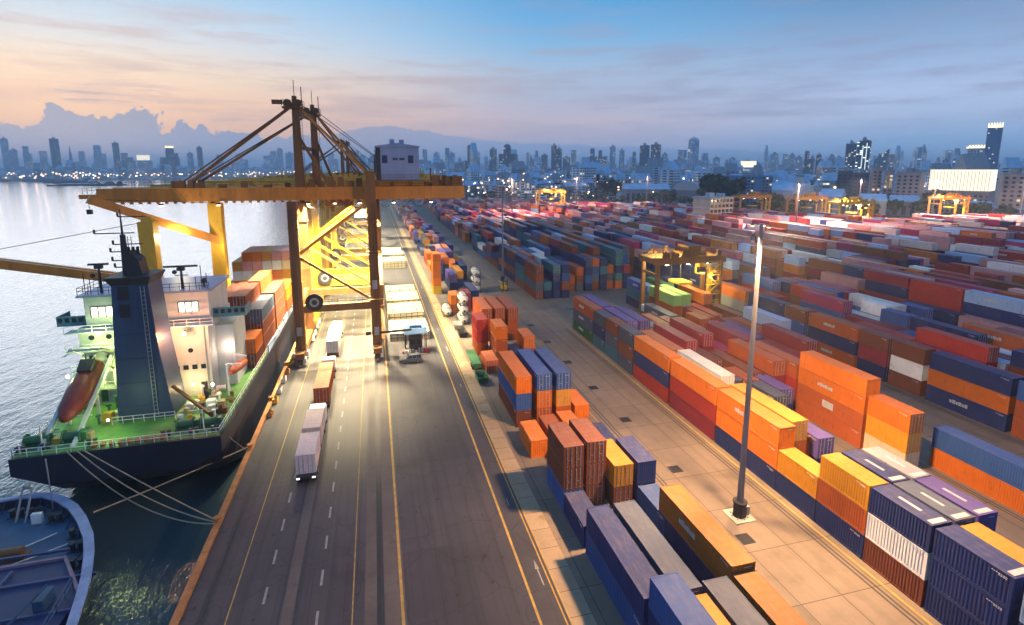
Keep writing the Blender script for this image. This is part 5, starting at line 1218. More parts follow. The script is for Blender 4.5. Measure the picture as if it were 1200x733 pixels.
# ================================================================== lamp masts
M_POLE = mat('weathered_pole', (.19, .18, .19), .6, var=.25, scale=.4, rust=.3, streak=True)
def down(loc, p, col, r_, ang=130): return spot(loc, (loc[0], loc[1], 0), p, col, ang, r_, 1.0)
def mast(x, y, h, label, power=0, col=(1, .68, .38), lit=True, head=True, r0=.36):
    t = thing('lamp_mast', label, 'lamp mast', (x, y, 0), 'tall lamp masts in the yard')
    part(MB().cyl((x, y, 1.9), (x, y, h), r0, 12, r0 * .55), 'pole', M_POLE, t)
    if r0 < .45:
        pb = MB().box(x - 1.3, x + 1.3, y - 1.3, y + 1.3, .011, .12)
        for k in range(8): pb.cyl((x + .95 * math.cos(k * .785), y + .95 * math.sin(k * .785), .12), (x + .95 * math.cos(k * .785), y + .95 * math.sin(k * .785), .3), .07, 6)
        part(pb, 'footing', M_CONC, t)
        part(MB().box(x + .75, x + 1.15, y - .3, y + .3, .12, 1.2), 'cable_box', M_GALV, t)
    part(MB().cyl((x, y, 0.01), (x, y, 1.75), .72, 14, .66).cyl((x, y, 1.75), (x, y, 1.95), .80, 14).box(x - .35, x + .35, y - .8, y - .6, .3, 1.5), 'base', M_DARK, t)
    hd = MB().cyl((x, y, h), (x, y, h + .2), r0 * .6, 12)
    for a, b in ((0, -1.1), (.7, .5), (-.7, .5)): hd.bar((x, y, h + .1), (x + a, y + b, h + .1), .07)
    ho = part(hd, 'lamp_ring', M_GALV, t)
    for a, b in ((0, -1.1), (.7, .5), (-.7, .5)): part(MB().box(x + a - .13, x + a + .13, y + b - .13, y + b + .13, h - .1, h + .06), 'lamp_head', M_DARK, ho); part(MB().box(x + a - .11, x + a + .11, y + b - .11, y + b + .11, h - .13, h - .101), 'lamp_glass', M_LAMPO if lit else M_DARK, ho) if r0 < .45 else None
    if power:
        for a, b in ((0, -1.1), (.7, .5), (-.7, .5)): spot((x + a * 1.5, y + b * 1.5, h - .4), (x + a * (26 if r0 < .45 else 8), y + b * (26 if r0 < .45 else 8), 0), power / 3, col, 160, .2, .4)
    return t
mast(39.6, 47.4, 34.0, 'tallest lamp mast standing in the truck lane beside the orange boxes', 190000, (1, .60, .28))
mast(43.2, 179.9, 33, 'pale lamp mast standing in the blue shaded lane beyond the stacks', 0, lit=False)
FARM = [(206.4, 222.7, 'pinkish lamp mast behind the red boxes in the far yard', 330000), (349.4, 263.2, 'lamp mast beside the bright orange yard crane', 340000), (330, 300, 'shorter lamp mast before the blue sheds', 170000), (394, 242, 'lamp mast at the frame edge beyond the yard', 300000),
        (260, 474, 'lamp mast with a glowing head in front of the long blue warehouse', 180000), (96.8, 373.1, 'lamp mast glowing orange beside the far quay cranes', 330000), (174.6, 444.6, 'lamp mast glowing orange beyond the yellow yard crane', 260000)]
for x, y, lab, p in FARM: mast(x, y, 33, lab, p * (.62 if x > 190 else .6), (1, .62, .46), r0=.5)
# flood lights on the cranes
for y in (116.5, 126):
    down((-13.2, y - .2, 32.4), 190000, (1, .82, .48), .4); down((-3, y - .2, 32.4), 190000, (1, .82, .48), .4)
down((8, 118, 32.4), 26000, (1, .78, .42), .4)
for y in (140.5, 150): down((-8, y, 31.4), 120000, (1, .78, .28), .5)
for y in (200, 274, 320, 372): down((-5, y, 31.4), 330000, (1, .84, .48), .5)
down((6, 165, 31), 100000, (1, .85, .55), .5); down((6, 235, 31), 160000, (1, .85, .55), .5)
for x in (75, 83): lamp((x, 123.2, 14.6), 6500, (1, .85, .35), .3)
lamp((84.6, 118.0, 12), 1500, (1, .85, .3), .3)
for x, y in ((281.5, 261), (389.5, 283), (158.5, 469)): lamp((x, y, 17.5), 42000, (1, .84, .42), .4)

# ================================================================== things on the quay road
def hatch_cover(x0, x1, y0, y1, z, label, n=2):
    t = thing('hatch_cover', label, 'hatch cover', ((x0 + x1) / 2, y0, z), 'ship hatch covers laid down on the quay road')
    part(MB().box(x0, x1, y0, y1, z + .12, z + .85), 'panel', M_HATCH, t); rb = MB()
    for k in range(7):
        x = x0 + .25 + k * (x1 - x0 - .5) / 6; rb.box(x - .07, x + .07, y0 - .02, y0 - .001, z + .16, z + .8)
    rb.box(x0 - .12, x1 + .12, y0 - .1, y0 + .02, z + .86, z + .96).box(x0 - .12, x1 + .12, y1 - .02, y1 + .1, z + .86, z + .96)
    part(rb, 'stiffener', M_DARK, t); ft = MB()
    for x in (x0 + .4, x1 - .4):
        for y in (y0 + .4, y1 - .4): ft.box(x - .2, x + .2, y - .2, y + .2, z + .005, z + .12)
    for k in range(3): ft.box(x0 + 1.2 + k * 3, x0 + 1.7 + k * 3, y0 + 3, y0 + 3.5, z + .851, z + 1.0)
    part(ft, 'pads', M_DARK, t); return t
yy = 121.5; names = 'first second third fourth fifth sixth seventh eighth'.split()
for i, (y, n) in enumerate(((121.5, 2), (135.5, 3), (149.5, 3), (163.5, 2), (215, 3), (232, 3), (250, 2))):
    for k in range(n): hatch_cover(2.2, 11.4, y, y + 11.8, .02 + k * .97, 'pale sandy hatch cover, %s of the %s pile from the blue shelter' % ('bottom' if k == 0 else 'top' if k == n - 1 else 'middle', names[i]))
sh = thing('shelter', 'small open shelter with a blue roof beside the parked car', 'shelter', (7.6, 114.5, 0))
part(MB().add([(5.0, 112.6, 4.3), (10.2, 112.6, 4.3), (10.2, 116.8, 4.3), (5.0, 116.8, 4.3), (5.6, 113.3, 5.3), (9.6, 113.3, 5.3), (9.6, 116.1, 5.3), (5.6, 116.1, 5.3)], [(0, 3, 2, 1), (4, 5, 6, 7), (0, 1, 5, 4), (1, 2, 6, 5), (2, 3, 7, 6), (3, 0, 4, 7)]).box(6.4, 8.8, 113.8, 115.6, 5.3, 5.9), 'roof', M_BLUEROOF, sh)
for x in (5.4, 9.8):
    for y in (113, 116.4): part(MB().bar((x, y, .01), (x, y, 4.3), .16), 'post', M_DARK, sh)
part(MB().box(6.2, 9.0, 114.2, 116, .02, 3.4), 'booth', M_DARK, sh); part(MB().box(6.6, 7.5, 114.12, 114.19, 1.5, 2.6).box(7.8, 8.6, 114.12, 114.19, 1.5, 2.6), 'window', M_GLASS, sh)
rn = random.Random(21)
for k in range(9):
    x = 4.8 + k * .68; h = .5 + rn.random() * .6; y = 112.2 + rn.random() * .5
    solid(MB().cyl((x, y, .013), (x, y, h), .24, 10).cyl((x, y, h), (x, y, h + .05), .27, 10), 'drum', rn.choice((M_DARK, M_WHITE, M_RED, M_GALV)), 'small drum, %s along the row standing before the blue roofed shelter' % ORD[k], 'drum', 'drums before the shelter')
rn = random.Random(41)
for k in range(9):                                         # lashing bins along the ship side
    y = 88 + k * 4.6 + rn.random(); x = -18.0; h = .7 + rn.random() * .5
    b_ = thing('lashing_bin', 'small steel lashing bin on the quay edge, %s along the ship side from the stern' % ORD[k], 'bin', (x, y, .013), 'lashing bins on the quay edge')
    m_ = rn.choice((M_WHITE, M_BULLRAIL, M_YELLOW, M_GALV)); bm_ = MB().box(x - .3, x + .45, y - .7, y - .62, .1, h).box(x - .3, x + .45, y + .62, y + .7, .1, h).box(x - .3, x - .22, y - .619, y + .619, .1, h).box(x + .37, x + .45, y - .619, y + .619, .1, h).box(x - .219, x + .369, y - .619, y + .619, .1, .2)
    part(bm_, 'bin_body', m_, b_); part(MB().box(x - .25, x + .4, y - .55, y - .4, .014, .1).box(x - .25, x + .4, y + .4, y + .55, .014, .1), 'skids', M_DARK, b_)
    for q_ in range(4): part(MB().cyl((x - .1 + q_ * .1, y - .5, h - .05 + q_ * .02), (x - .1 + q_ * .1, y + .55, h + .1 + (q_ % 2) * .12), .03, 5), 'lashing_rod', M_DARK, b_)
# green trailer and skips between tanks and stacks
gt = thing('trailer', 'green flat trailer parked beside the red flared boxes at the road edge', 'trailer', (18.6, 102, 0))
part(MB().box(17.7, 19.5, 99, 108, 1.0, 1.3).box(17.7, 19.5, 98.9, 99, .6, 1.5), 'bed', M_GREENP, gt)
for y in (100.2, 101.4):
    for x in (17.8, 19.4): part(MB().cyl((x - .15, y, .5), (x + .15, y, .5), .49, 12), 'wheel', M_RUBBER, gt)
part(MB().bar((18.6, 107.5, .02), (18.6, 107.5, 1.0), .3), 'landing_leg', M_DARK, gt)
for i, (x, y, c) in enumerate(((17.6, 92.5, M_GREENP), (18.4, 120.5, M_DARK), (18.2, 127, M_GALV))):
    sk = MB().add([(x, y, .02), (x + 1.6, y, .02), (x + 1.6, y + 3, .02), (x, y + 3, .02), (x - .25, y - .5, 1.3), (x + 1.85, y - .5, 1.3), (x + 1.85, y + 3.5, 1.3), (x - .25, y + 3.5, 1.3), (x - .1, y - .3, 1.25), (x + 1.7, y - .3, 1.25), (x + 1.7, y + 3.3, 1.25), (x - .1, y + 3.3, 1.25), (x + .1, y + .1, .2), (x + 1.5, y + .1, .2), (x + 1.5, y + 2.9, .2), (x + .1, y + 2.9, .2)],
                  [(3, 2, 1, 0), (0, 1, 5, 4), (1, 2, 6, 5), (2, 3, 7, 6), (3, 0, 4, 7), (4, 5, 9, 8), (5, 6, 10, 9), (6, 7, 11, 10), (7, 4, 8, 11), (8, 9, 13, 12), (9, 10, 14, 13), (10, 11, 15, 14), (11, 8, 12, 15), (12, 13, 14, 15)])
    solid(sk, 'skip', c, ('green open skip on the road side of the stacks', 'dark open skip just before the stacked tanks', 'grey open skip beside the stacked tanks')[i], 'skip', loc=(x, y, 0))
# machinery in the shaded lane below the pale mast
fk = thing('forklift', 'small forklift standing under the pale mast in the shaded lane', 'forklift', (40.5, 166, 0))
part(MB().box(39.6, 41.4, 165, 168.4, .5, 1.5).box(39.7, 41.3, 167.2, 168.6, 1.5, 2.1), 'body', M_YELLOW, fk); part(MB().box(39.8, 41.2, 165.4, 167, 3.0, 3.15), 'roof', M_DARK, fk)
for x in (39.85, 41.15):
    part(MB().bar((x, 165.5, 1.5), (x, 165.5, 3), .1).bar((x, 166.9, 1.5), (x, 166.9, 3), .1), 'post', M_DARK, fk); part(MB().bar((x, 164.7, .1), (x, 164.7, 4), .16), 'mast_rail', M_DARK, fk)
    for y in (165.6, 167.8): part(MB().cyl((x - .2, y, .5), (x + .2, y, .5), .49, 12), 'wheel', M_RUBBER, fk)

# ================================================================== city
def facade(name, wall, lit, cell=(4.2, 3.4), frac=.10, glow=.9, warm=(1, .82, .5)):
    """walls with rows of windows too small to tell apart at this distance; a few of them are lit"""
    m = bpy.data.materials.new(name); m.use_nodes = True; t = m.node_tree; b = t.nodes['Principled BSDF']
    g = nd(t, 'ShaderNodeTexCoord'); s = nd(t, 'ShaderNodeSeparateXYZ'); t.links.new(g.outputs['Object'], s.inputs[0])
    nn = nd(t, 'ShaderNodeSeparateXYZ'); t.links.new(g.outputs['Normal'], nn.inputs[0])
    u = mth(t, 'DIVIDE', mth(t, 'ADD', s.outputs[0], s.outputs[1]), cell[0]); v_ = mth(t, 'DIVIDE', s.outputs[2], cell[1])
    fu, fv = mth(t, 'FRACT', u), mth(t, 'FRACT', v_)
    band = lambda x, a, c_: mth(t, 'MULTIPLY', mth(t, 'GREATER_THAN', x, a), mth(t, 'LESS_THAN', x, c_))
    win = mth(t, 'MULTIPLY', mth(t, 'MULTIPLY', band(fu, .2, .82), band(fv, .3, .82)), mth(t, 'LESS_THAN', mth(t, 'ABSOLUTE', nn.outputs[2]), .5))
    cb = nd(t, 'ShaderNodeCombineXYZ'); t.links.new(mth(t, 'FLOOR', u), cb.inputs[0]); t.links.new(mth(t, 'FLOOR', v_), cb.inputs[1])
    wn = nd(t, 'ShaderNodeTexWhiteNoise', noise_dimensions='3D'); oi = nd(t, 'ShaderNodeObjectInfo'); t.links.new(mth(t, 'MULTIPLY', oi.outputs['Random'], 50.0), cb.inputs[2]); t.links.new(cb.outputs[0], wn.inputs['Vector'])
    on = mth(t, 'MULTIPLY', win, mth(t, 'LESS_THAN', wn.outputs['Value'], frac))
    n = noise(t, g.outputs['Object'], .06, 3)
    wc = ramp(t, n, [(.3, tuple(c * .75 for c in wall) + (1,)), (.7, tuple(min(1, c * 1.2) for c in wall) + (1,))])
    t.links.new(mixc(t, win, wc, (.03, .045, .06, 1)), b.inputs['Base Color']); b.inputs['Roughness'].default_value = .55
    t.links.new(mixc(t, wn.outputs['Value'] if False else mth(t, 'MULTIPLY', oi.outputs['Random'], .6), warm + (1,), (.75, .9, 1, 1)), b.inputs['Emission Color'])
    t.links.new(mth(t, 'MULTIPLY', on, glow), b.inputs['Emission Strength']); return m
F_BLUE = facade('facade_blue', (.42, .56, .72), 0); F_DARK = facade('facade_dark', (.055, .085, .14), 0, frac=.07); F_PALE = facade('facade_pale', (.60, .66, .72), 0, frac=.08)
F_PINK = facade('facade_pink', (.42, .29, .27), 0, (3.6, 3.3), .08); F_GLASS = facade('facade_glass', (.08, .22, .40), 0, (3, 3.6), .05); F_TEAL = facade('facade_teal', (.12, .27, .33), 0, frac=.10)
F_STRIPE = facade('facade_stripe', (.04, .05, .07), 0, (6, 3.2), .28, 2.2, (.8, .95, 1))
M_WALLGLOW = emat('self_glowing_wall', (1, .90, .68), 1.15); M_CROWN = emat('crown_light', (1, .78, .36), 2.6)  # floodlight on walls is put in as the wall's own glow
M_SHEDROOF = mat('shed_roof', (.34, .52, .70), .6, var=.2, scale=.15); M_SHEDWALL = mat('shed_wall', (.16, .20, .25), .7, var=.2, scale=.2); M_PALEROOF = mat('pale_roof', (.36, .42, .48), .6, var=.15, scale=.1); M_ROOFGREY = mat('roof_grey', (.26, .29, .33), .8)
CITY = [
    (-1583, 2896, 24.9, 167.2, 'slab', 'hazy blue block at the outer end of the far bank skyline'),
    (-1608, 2996, 26.1, 121.8, 'slab', 'low hazy block second along the far bank skyline'),
    (-1524, 2927, 25.9, 135.5, 'step', 'hazy block with a narrow upper storey on the far bank'),
    (-1576, 3125, 56.3, 118.0, 'step', 'wide low hazy block on the far bank before the tall slab'),
    (-1347, 2792, 31.3, 165.1, 'slab', 'tall dark square slab standing alone on the far bank'),
    (-1384, 2996, 15.6, 143.5, 'spire', 'thin hazy spire just past the dark square slab'),
    (-1436, 3192, 47.2, 121.0, 'step', 'low stepped block beyond the thin spire on the far bank'),
    (-1286, 3039, 46.0, 146.2, 'step', 'bulky stepped block midway along the far bank skyline'),
    (-1186, 2972, 26.3, 156.5, 'slab', 'slim dark tower beside the bulky stepped block'),
    (-1253, 3268, 62.5, 115.7, 'step', 'low wide block past the slim dark tower'),
    (-847, 2352, 48.6, 88.4, 'lit', 'bright floodlit white block by the far waterfront'),
    (-895, 2758, 68.6, 105.0, 'step', 'broad dark block behind the tower with the lit cap'),
    (-875, 2712, 32.1, 137.5, 'crown', 'dark tower with a lit cap on the far bank'),
    (-844, 2879, 24.5, 108.4, 'slab', 'small hazy block before the slender tower with a light'),
    (-779, 2793, 20.6, 133.9, 'slab', 'slender dark tower near the stay cables of the big crane'),
    (-736, 2908, 58.5, 101.7, 'step', 'low hazy block seen under the upper crane stay'),
    (-630, 2933, 53.1, 107.0, 'step', 'low hazy block seen between the two crane stays'),
    (-506, 2957, 59.2, 121.2, 'step', 'hazy stepped block just outboard of the crane pylon'),
    (-458, 2965, 28.0, 134.6, 'slab', 'narrow hazy tower just outboard of the crane pylon'),
    (-429, 3070, 37.7, 116.1, 'slab', 'short hazy block nearest the crane pylon'),
    (-179, 2594, 37.1, 101.7, 'step', 'low hazy block between pylon and machinery house'),
    (-89, 2598, 37.8, 114.0, 'slab', 'hazy tower behind the crane back stays'),
    (-48, 2600, 30.6, 94.8, 'slab', 'short hazy block beside the machinery house'),
    (222, 2289, 35.5, 114.5, 'step', 'blue tower just past the machinery house'),
    (274, 2384, 26.1, 103.1, 'slab', 'narrow blue block beside the tower past the machinery house'),
    (341, 2376, 26.3, 103.4, 'slab', 'narrow blue block two gaps past the machinery house'),
    (348, 1969, 37.7, 120.8, 'step', 'dark blue tower with rounded shoulders over the quay cranes'),
    (413, 1855, 24.0, 105.2, 'slab', 'teal tower just before the black domed tower'),
    (363, 1455, 47.5, 77.5, 'slab', 'wide black block forming the base of the domed tower'),
    (362, 1456, 21.3, 105.4, 'dome', 'black domed tower rising from a wide black block'),
    (593, 2015, 23.3, 99.0, 'twin', 'pair of slim hazy blocks past the domed tower'),
    (678, 2093, 24.3, 91.5, 'slab', 'low hazy block before the dark notched tower'),
    (585, 1702, 17.0, 112.7, 'slab', 'dark notched tower, taller half'),
    (598, 1687, 16.9, 101.2, 'slab', 'dark notched tower, lower half'),
    (730, 1969, 26.4, 79.2, 'slab', 'short blue block after the dark notched tower'),
    (668, 1563, 23.7, 97.7, 'step', 'blue green residential tower with stepped roof'),
    (701, 1571, 26.5, 93.0, 'step', 'blue green residential slab beside its stepped twin'),
    (765, 1629, 19.2, 114.5, 'dome', 'slim round topped blue tower near the lane mast'),
    (813, 1662, 16.9, 96.6, 'slab', 'short slim blue tower near the lane mast'),
    (785, 1508, 23.0, 86.6, 'step', 'teal blue block before the broad twin towers'),
    (783, 1452, 27.0, 104.9, 'slab', 'broad dark tower behind the floodlit yard mast, outer half'),
    (806, 1428, 26.6, 106.7, 'slab', 'broad dark tower behind the floodlit yard mast, inner half'),
    (910, 1553, 15.8, 83.3, 'slab', 'low blue tower after the broad twin towers'),
    (899, 1443, 39.2, 90.7, 'step', 'stepped blue block leaning on the tall round tower'),
    (818, 1257, 27.6, 119.6, 'dome', 'tallest round topped glass tower in the centre of the skyline'),
    (899, 1323, 24.7, 77.7, 'step', 'lower blue block under the tall round tower'),
    (984, 1386, 18.8, 67.4, 'slab', 'low hazy block past the tall round tower'),
    (1019, 1361, 16.2, 67.1, 'slab', 'low hazy block before the block with floodlit roof'),
    (684, 862, 32.1, 52.6, 'lit', 'blue block with a floodlit white roof'),
    (1104, 1293, 17.4, 78.2, 'slab', 'first of the row of pale blue flats'),
    (1122, 1277, 25.8, 75.6, 'step', 'second of the row of pale blue flats, widest'),
    (1151, 1278, 12.9, 75.8, 'slab', 'third of the row of pale blue flats'),
    (1165, 1265, 14.9, 68.5, 'slab', 'last and lowest of the row of pale blue flats'),
    (1101, 1161, 21.3, 81.5, 'step', 'stepped blue tower before the black twin towers'),
    (1151, 1182, 11.8, 73.6, 'slab', 'slim blue tower before the black twin towers'),
    (910, 857, 17.0, 86.2, 'slab', 'black twin tower, lower half with rounded edge'),
    (908, 829, 20.4, 91.3, 'stripe', 'black twin tower, taller half with bright window strips'),
    (981, 853, 22.4, 76.8, 'slope', 'blue tower with a sloping roof beside the black twins'),
    (1181, 925, 9.0, 53.1, 'dome', 'small blue water tower with a round head'),
    (883, 655, 8.5, 50.7, 'slab', 'blue roof block behind the floodlit hall, first'),
    (897, 653, 9.5, 52.1, 'step', 'blue roof block behind the floodlit hall, stepped one'),
    (913, 649, 10.4, 49.4, 'slab', 'blue roof block behind the floodlit hall, next to the gold crown'),
    (1069, 740, 23.6, 81.4, 'crown', 'broad pale tower with a gold lit crown'),
    (1039, 695, 19.7, 116.6, 'crown', 'tallest slim tower with a glowing crown by the frame edge'),
    (504, 360, 43.6, 38.5, 'hall', 'long floodlit white hall on a brown podium'),
    (474, 299, 12.8, 34.9, 'slab', 'pink block of flats at the frame edge'),
    (398, 501, 46.9, 31.7, 'glass', 'long blue glass slab of offices'),
    (334, 522, 28.7, 25.1, 'arch', 'pale blue hall with an arched roof'),
    (309, 561, 50.9, 21.4, 'shed', 'long low blue warehouse behind the yard mast'),
    (371, 420, 17.1, 26.6, 'shed', 'pale shed beside the blue glass slab'),
    (464, 441, 13.2, 36.6, 'slab', 'pale green block in front of the black twins'),
    (444, 404, 12.7, 35.3, 'slab', 'pale concrete block in front of the black twins'),
    (482, 421, 8.3, 40.0, 'slab', 'narrow red brown block beside the pale concrete block'),
    (473, 401, 7.9, 36.8, 'slab', 'blue grey block beside the red brown block'),
    (467, 377, 17.9, 35.5, 'slab', 'pink block with a flat roof near the floodlit hall'),
    (370, 365, 15.4, 22.4, 'shed', 'blue roofed shed behind the yard gantry crane'),
    (391, 342, 17.1, 18.9, 'shed', 'long blue roofed shed behind the white gantry crane'),
    (436, 352, 19.2, 16.5, 'shed', 'dark blue shed beyond the far yard fence'),
    (473, 319, 15.4, 12.9, 'shed', 'blue sheeted shed behind the orange gantry crane'),
    (474, 299, 17.7, 12.2, 'shed', 'dark blue shed at the frame edge'),
    (437, 467, 17.3, 30.3, 'step', 'white block with red signs beside the yard mast'),
    (255, 652, 33.1, 22.5, 'shed', 'low dark shed beyond the yellow gantry crane'),
    (241, 763, 44.6, 21.1, 'shed', 'long low shed behind the quay lamps'),
]
M_WARMWIN = emat('warm_window', (1, .8, .5), .9)
def plain(nm, c): return mat(nm, c, .7, var=.2, scale=.1)
N_BLUE = plain('wall_blue', (.42, .55, .70)); N_DARK = plain('wall_dark', (.05, .08, .13)); N_PALE = plain('wall_pale', (.58, .64, .70)); N_PINK = plain('wall_pink', (.42, .30, .28)); N_TEAL = plain('wall_teal', (.12, .26, .30)); N_GLASS = plain('wall_glass_blue', (.09, .22, .38))
def building(x, y, w_, h, kind, label, i):
    r = random.Random(i * 7 + 1); d = max(12, min(w_ * r.uniform(.6, 1.0), 40)); az = math.atan2(x, y); D = math.hypot(x, y)
    t = thing('city_building', label, 'building', (x, y, 0), 'buildings of the city skyline'); t.rotation_euler = (0, 0, -az + r.uniform(-.25, .25))
    q = 'dark' in label or 'black' in label
    wall = F_DARK if q else F_TEAL if 'teal' in label or 'green' in label else F_PINK if ('pink' in label or 'red brown' in label) else F_PALE if ('pale' in label or 'white' in label) else F_BLUE
    if D < 900:
        wall = {F_BLUE: N_BLUE, F_DARK: N_DARK, F_PALE: N_PALE, F_PINK: N_PINK, F_TEAL: N_TEAL}[wall]
    a = w_ / 2
    def P(mb, name, m, par=t):
        o = bpy.data.objects.new(name, mb.mesh(name, m)); COL.objects.link(o); o.parent = par; ORG[o.name] = Vector(); return o
    def roofbits(z, s=1.0):
        mb = MB().box(-a * .3 * s, a * .25 * s, d * .2, d * .6, z, z + min(5, h * .05) + 1.5).box(a * .35 * s, a * .6 * s, d * .3, d * .7, z, z + 2.2)
        if h > 90: mb.cyl((0, d * .4, z), (0, d * .4, z + h * .09), .6, 5)
        P(mb, 'roof_plant', M_ROOFGREY)
    if kind == 'slab': P(MB().box(-a, a, 0, d, 0, h), 'wall', wall); P(MB().box(-a - .25, a + .25, -.25, d + .25, h, h + 1.1), 'parapet', M_ROOFGREY); roofbits(h + 1.1)
    elif kind == 'step':
        k = r.uniform(.55, .85); s = r.choice((-1, 1)); P(MB().box(-a, a, 0, d, 0, h * k), 'wall', wall); x0, x1 = sorted((s * a * .9, -s * a * r.uniform(-.1, .45))); P(MB().box(x0, x1, d * .1, d * .85, h * k, h), 'upper_storeys', wall)
        P(MB().box(x0 + .5, x1 - .5, d * .2, d * .7, h, h + 2.5), 'roof_plant', M_ROOFGREY)
    elif kind == 'spire': P(MB().box(-a * .6, a * .6, 0, d, 0, h * .72), 'wall', wall); P(MB().taper((0, d / 2, h * .72), (0, d / 2, h), (a * .9, d * .5), (1, 1)), 'spire', wall)
    elif kind == 'dome':
        P(MB().cyl((0, d / 2, 0), (0, d / 2, h * .92), a, 20), 'wall', wall); P(MB().ball((0, d / 2, h * .92), a, 16, 8, sq=(1, 1, min(1, h * .08 / a))), 'dome', wall)
        P(MB().cyl((0, d / 2, h * .99), (0, d / 2, h * 1.04), .5, 5), 'mast', M_ROOFGREY)
    elif kind == 'twin': P(MB().box(-a, -a * .15, 0, d, 0, h).box(a * .25, a, 0, d, 0, h * .93), 'wall', wall)
    elif kind == 'crown':
        P(MB().box(-a, a, 0, d, 0, h * .93), 'wall', F_PALE if 'broad' in label else F_GLASS if 'glowing' in label else wall)
        cr = MB().box(-a * .96, a * .96, d * .04, d * .96, h * .93, h * .965)
        for k in range(6): cr.box(-a * .95 + k * a * .36, -a * .95 + k * a * .36 + a * .14, d * .02, d * .1, h * .966, h)
        P(cr, 'lit_crown', M_CROWN)
    elif kind == 'stripe': P(MB().box(-a, a, 0, d, 0, h), 'wall', F_STRIPE); P(MB().box(-a * .1, a * .02, -.5, 0, h * .3, h * .9).box(a * .5, a * .62, -.5, 0, h * .4, h * .95), 'lit_strip', M_LAMPW if False else emat('strip_%d' % i, (.8, .95, 1), 1.2)); roofbits(h)
    elif kind == 'slope': P(MB().add([(-a, 0, 0), (a, 0, 0), (a, d, 0), (-a, d, 0), (-a, 0, h * .72), (a, 0, h), (a, d, h), (-a, d, h * .72)], [(0, 3, 2, 1), (4, 5, 6, 7), (0, 1, 5, 4), (1, 2, 6, 5), (2, 3, 7, 6), (3, 0, 4, 7)]), 'wall', F_TEAL)
    elif kind == 'lit': P(MB().box(-a, a, 0, d, 0, h * .78), 'wall', wall); P(MB().box(-a * .95, a * .7, -.2, d * .8, h * .78, h), 'self_glowing_top', M_WALLGLOW)  # the top glows by itself in place of floodlight
    elif kind == 'hall':
        P(MB().box(-a, a, 0, d, 0, h * .52), 'podium', N_PINK); hw = MB().box(-a * .98, a * .98, .4, d, h * .52, h); ho = P(hw, 'self_glowing_wall', M_WALLGLOW)  # hall wall emits its floodlit look, no lamps stand before it
        st_ = MB()
        for k in range(18): st_.box(-a * .95 + k * a * .11, -a * .95 + k * a * .11 + .25, .1, .399, h * .52, h * .97)
        P(st_, 'rib', M_PALEROOF, ho); P(MB().box(-a * 1.01, a * 1.01, 0, d + .5, h, h + .7), 'roof', M_PALEROOF)
    elif kind == 'glass': P(MB().box(-a, a, 0, d, 0, h), 'wall', N_GLASS); P(MB().box(-a, -a * .3, -1.2, -.05, h * .1, h * .96).box(a * .2, a * .5, -1.2, -.05, h * .1, h * .9), 'bay', N_GLASS); roofbits(h)
    elif kind == 'arch':
        pts = [(a * math.cos(math.pi * k / 12), h * .62 + h * .38 * math.sin(math.pi * k / 12)) for k in range(13)]; mb = MB()
        vs = [(px, yy_, pz) for yy_ in (0, 36) for px, pz in pts]; mb.add(vs, [(k, k + 1, 13 + k + 1, 13 + k) for k in range(12)] + [tuple(range(12, -1, -1)), tuple(range(13, 26))]); P(mb, 'roof', M_PALEROOF); P(MB().box(-a, a, .2, 35.8, 0, h * .62), 'wall', M_SHEDWALL)
    else:
        dd = 30; P(MB().box(-a, a, 0, dd, 0, h * .72), 'wall', M_PALEROOF if 'pale' in label else M_SHEDWALL)
        P(MB().add([(-a - .6, -.6, h * .72), (a + .6, -.6, h * .72), (a + .6, dd + .6, h * .72), (-a - .6, dd + .6, h * .72), (-a - .6, dd / 2, h), (a + .6, dd / 2, h)], [(0, 1, 5, 4), (2, 3, 4, 5), (1, 2, 5), (3, 0, 4), (0, 3, 2, 1)]), 'roof', M_SHEDROOF)
        dr = MB()
        for k in range(int(w_ / 6)): dr.box(-a + 1.5 + k * 6, -a + 4.5 + k * 6, -.12, -.01, .1, h * .5)
        P(dr, 'doors', M_HATCHBLUE)
    if D < 900 and kind in ('slab', 'step', 'glass', 'hall'):        # windows of the nearer blocks are set into the wall
        wm, lm = MB(), MB(); nx = int(w_ / 3.6); nz = int(h * (.5 if kind in ('step', 'hall') else 1) / 3.4)
        for ix in range(nx):
            for iz in range(nz):
                x0 = -a + (ix + .5) * w_ / nx; z0 = (iz + .5) * 3.4
                (lm if r.random() < .09 else wm).box(x0 - 1.0, x0 + 1.0, -.28 if kind == 'glass' else -.12, -.01, z0 - .8, z0 + .9)
        for mb, nm, m in ((wm, 'windows', M_GLASS), (lm, 'lit_windows', M_WARMWIN)):
            if mb.v: P(mb, nm, m); t.children[-1]['kind'] = 'stuff'
    return t
for i, c in enumerate(CITY): building(*c, i)
# four storey office at the edge of the yard, every window its own
ob = thing('office_building', 'pink office building of four storeys standing behind the red boxes', 'building', (222, 304, 0)); ob.rotation_euler = (0, 0, R(12))
def OP(mb, name, m, par=ob):
    o = bpy.data.objects.new(name, mb.mesh(name, m)); COL.objects.link(o); o.parent = par; return o
OW = mat('office_wall', (.70, .50, .38), .7, var=.12, scale=.2); NF, NC = 6, 6; ww, hh = 21.0, 3.35
core = MB().box(-10.1, 10.1, .5, 15.4, 0, NF * hh)
for f in range(NF + 1): core.box(-10.5, 10.5, 0, 16, f * hh - .45 if f else 0, f * hh + .45)
for c in range(NC + 1): core.box(-10.49 + c * 3.5 - (.35 if c else 0), -10.49 + c * 3.5 + (.35 if c < NC else 0) , .02, .5, .451, NF * hh - .45)
for c in range(5): core.box(10.1, 10.48, .02 + c * 3.74, .9 + c * 3.74, .451, NF * hh - .45)
OP(core, 'wall', OW)
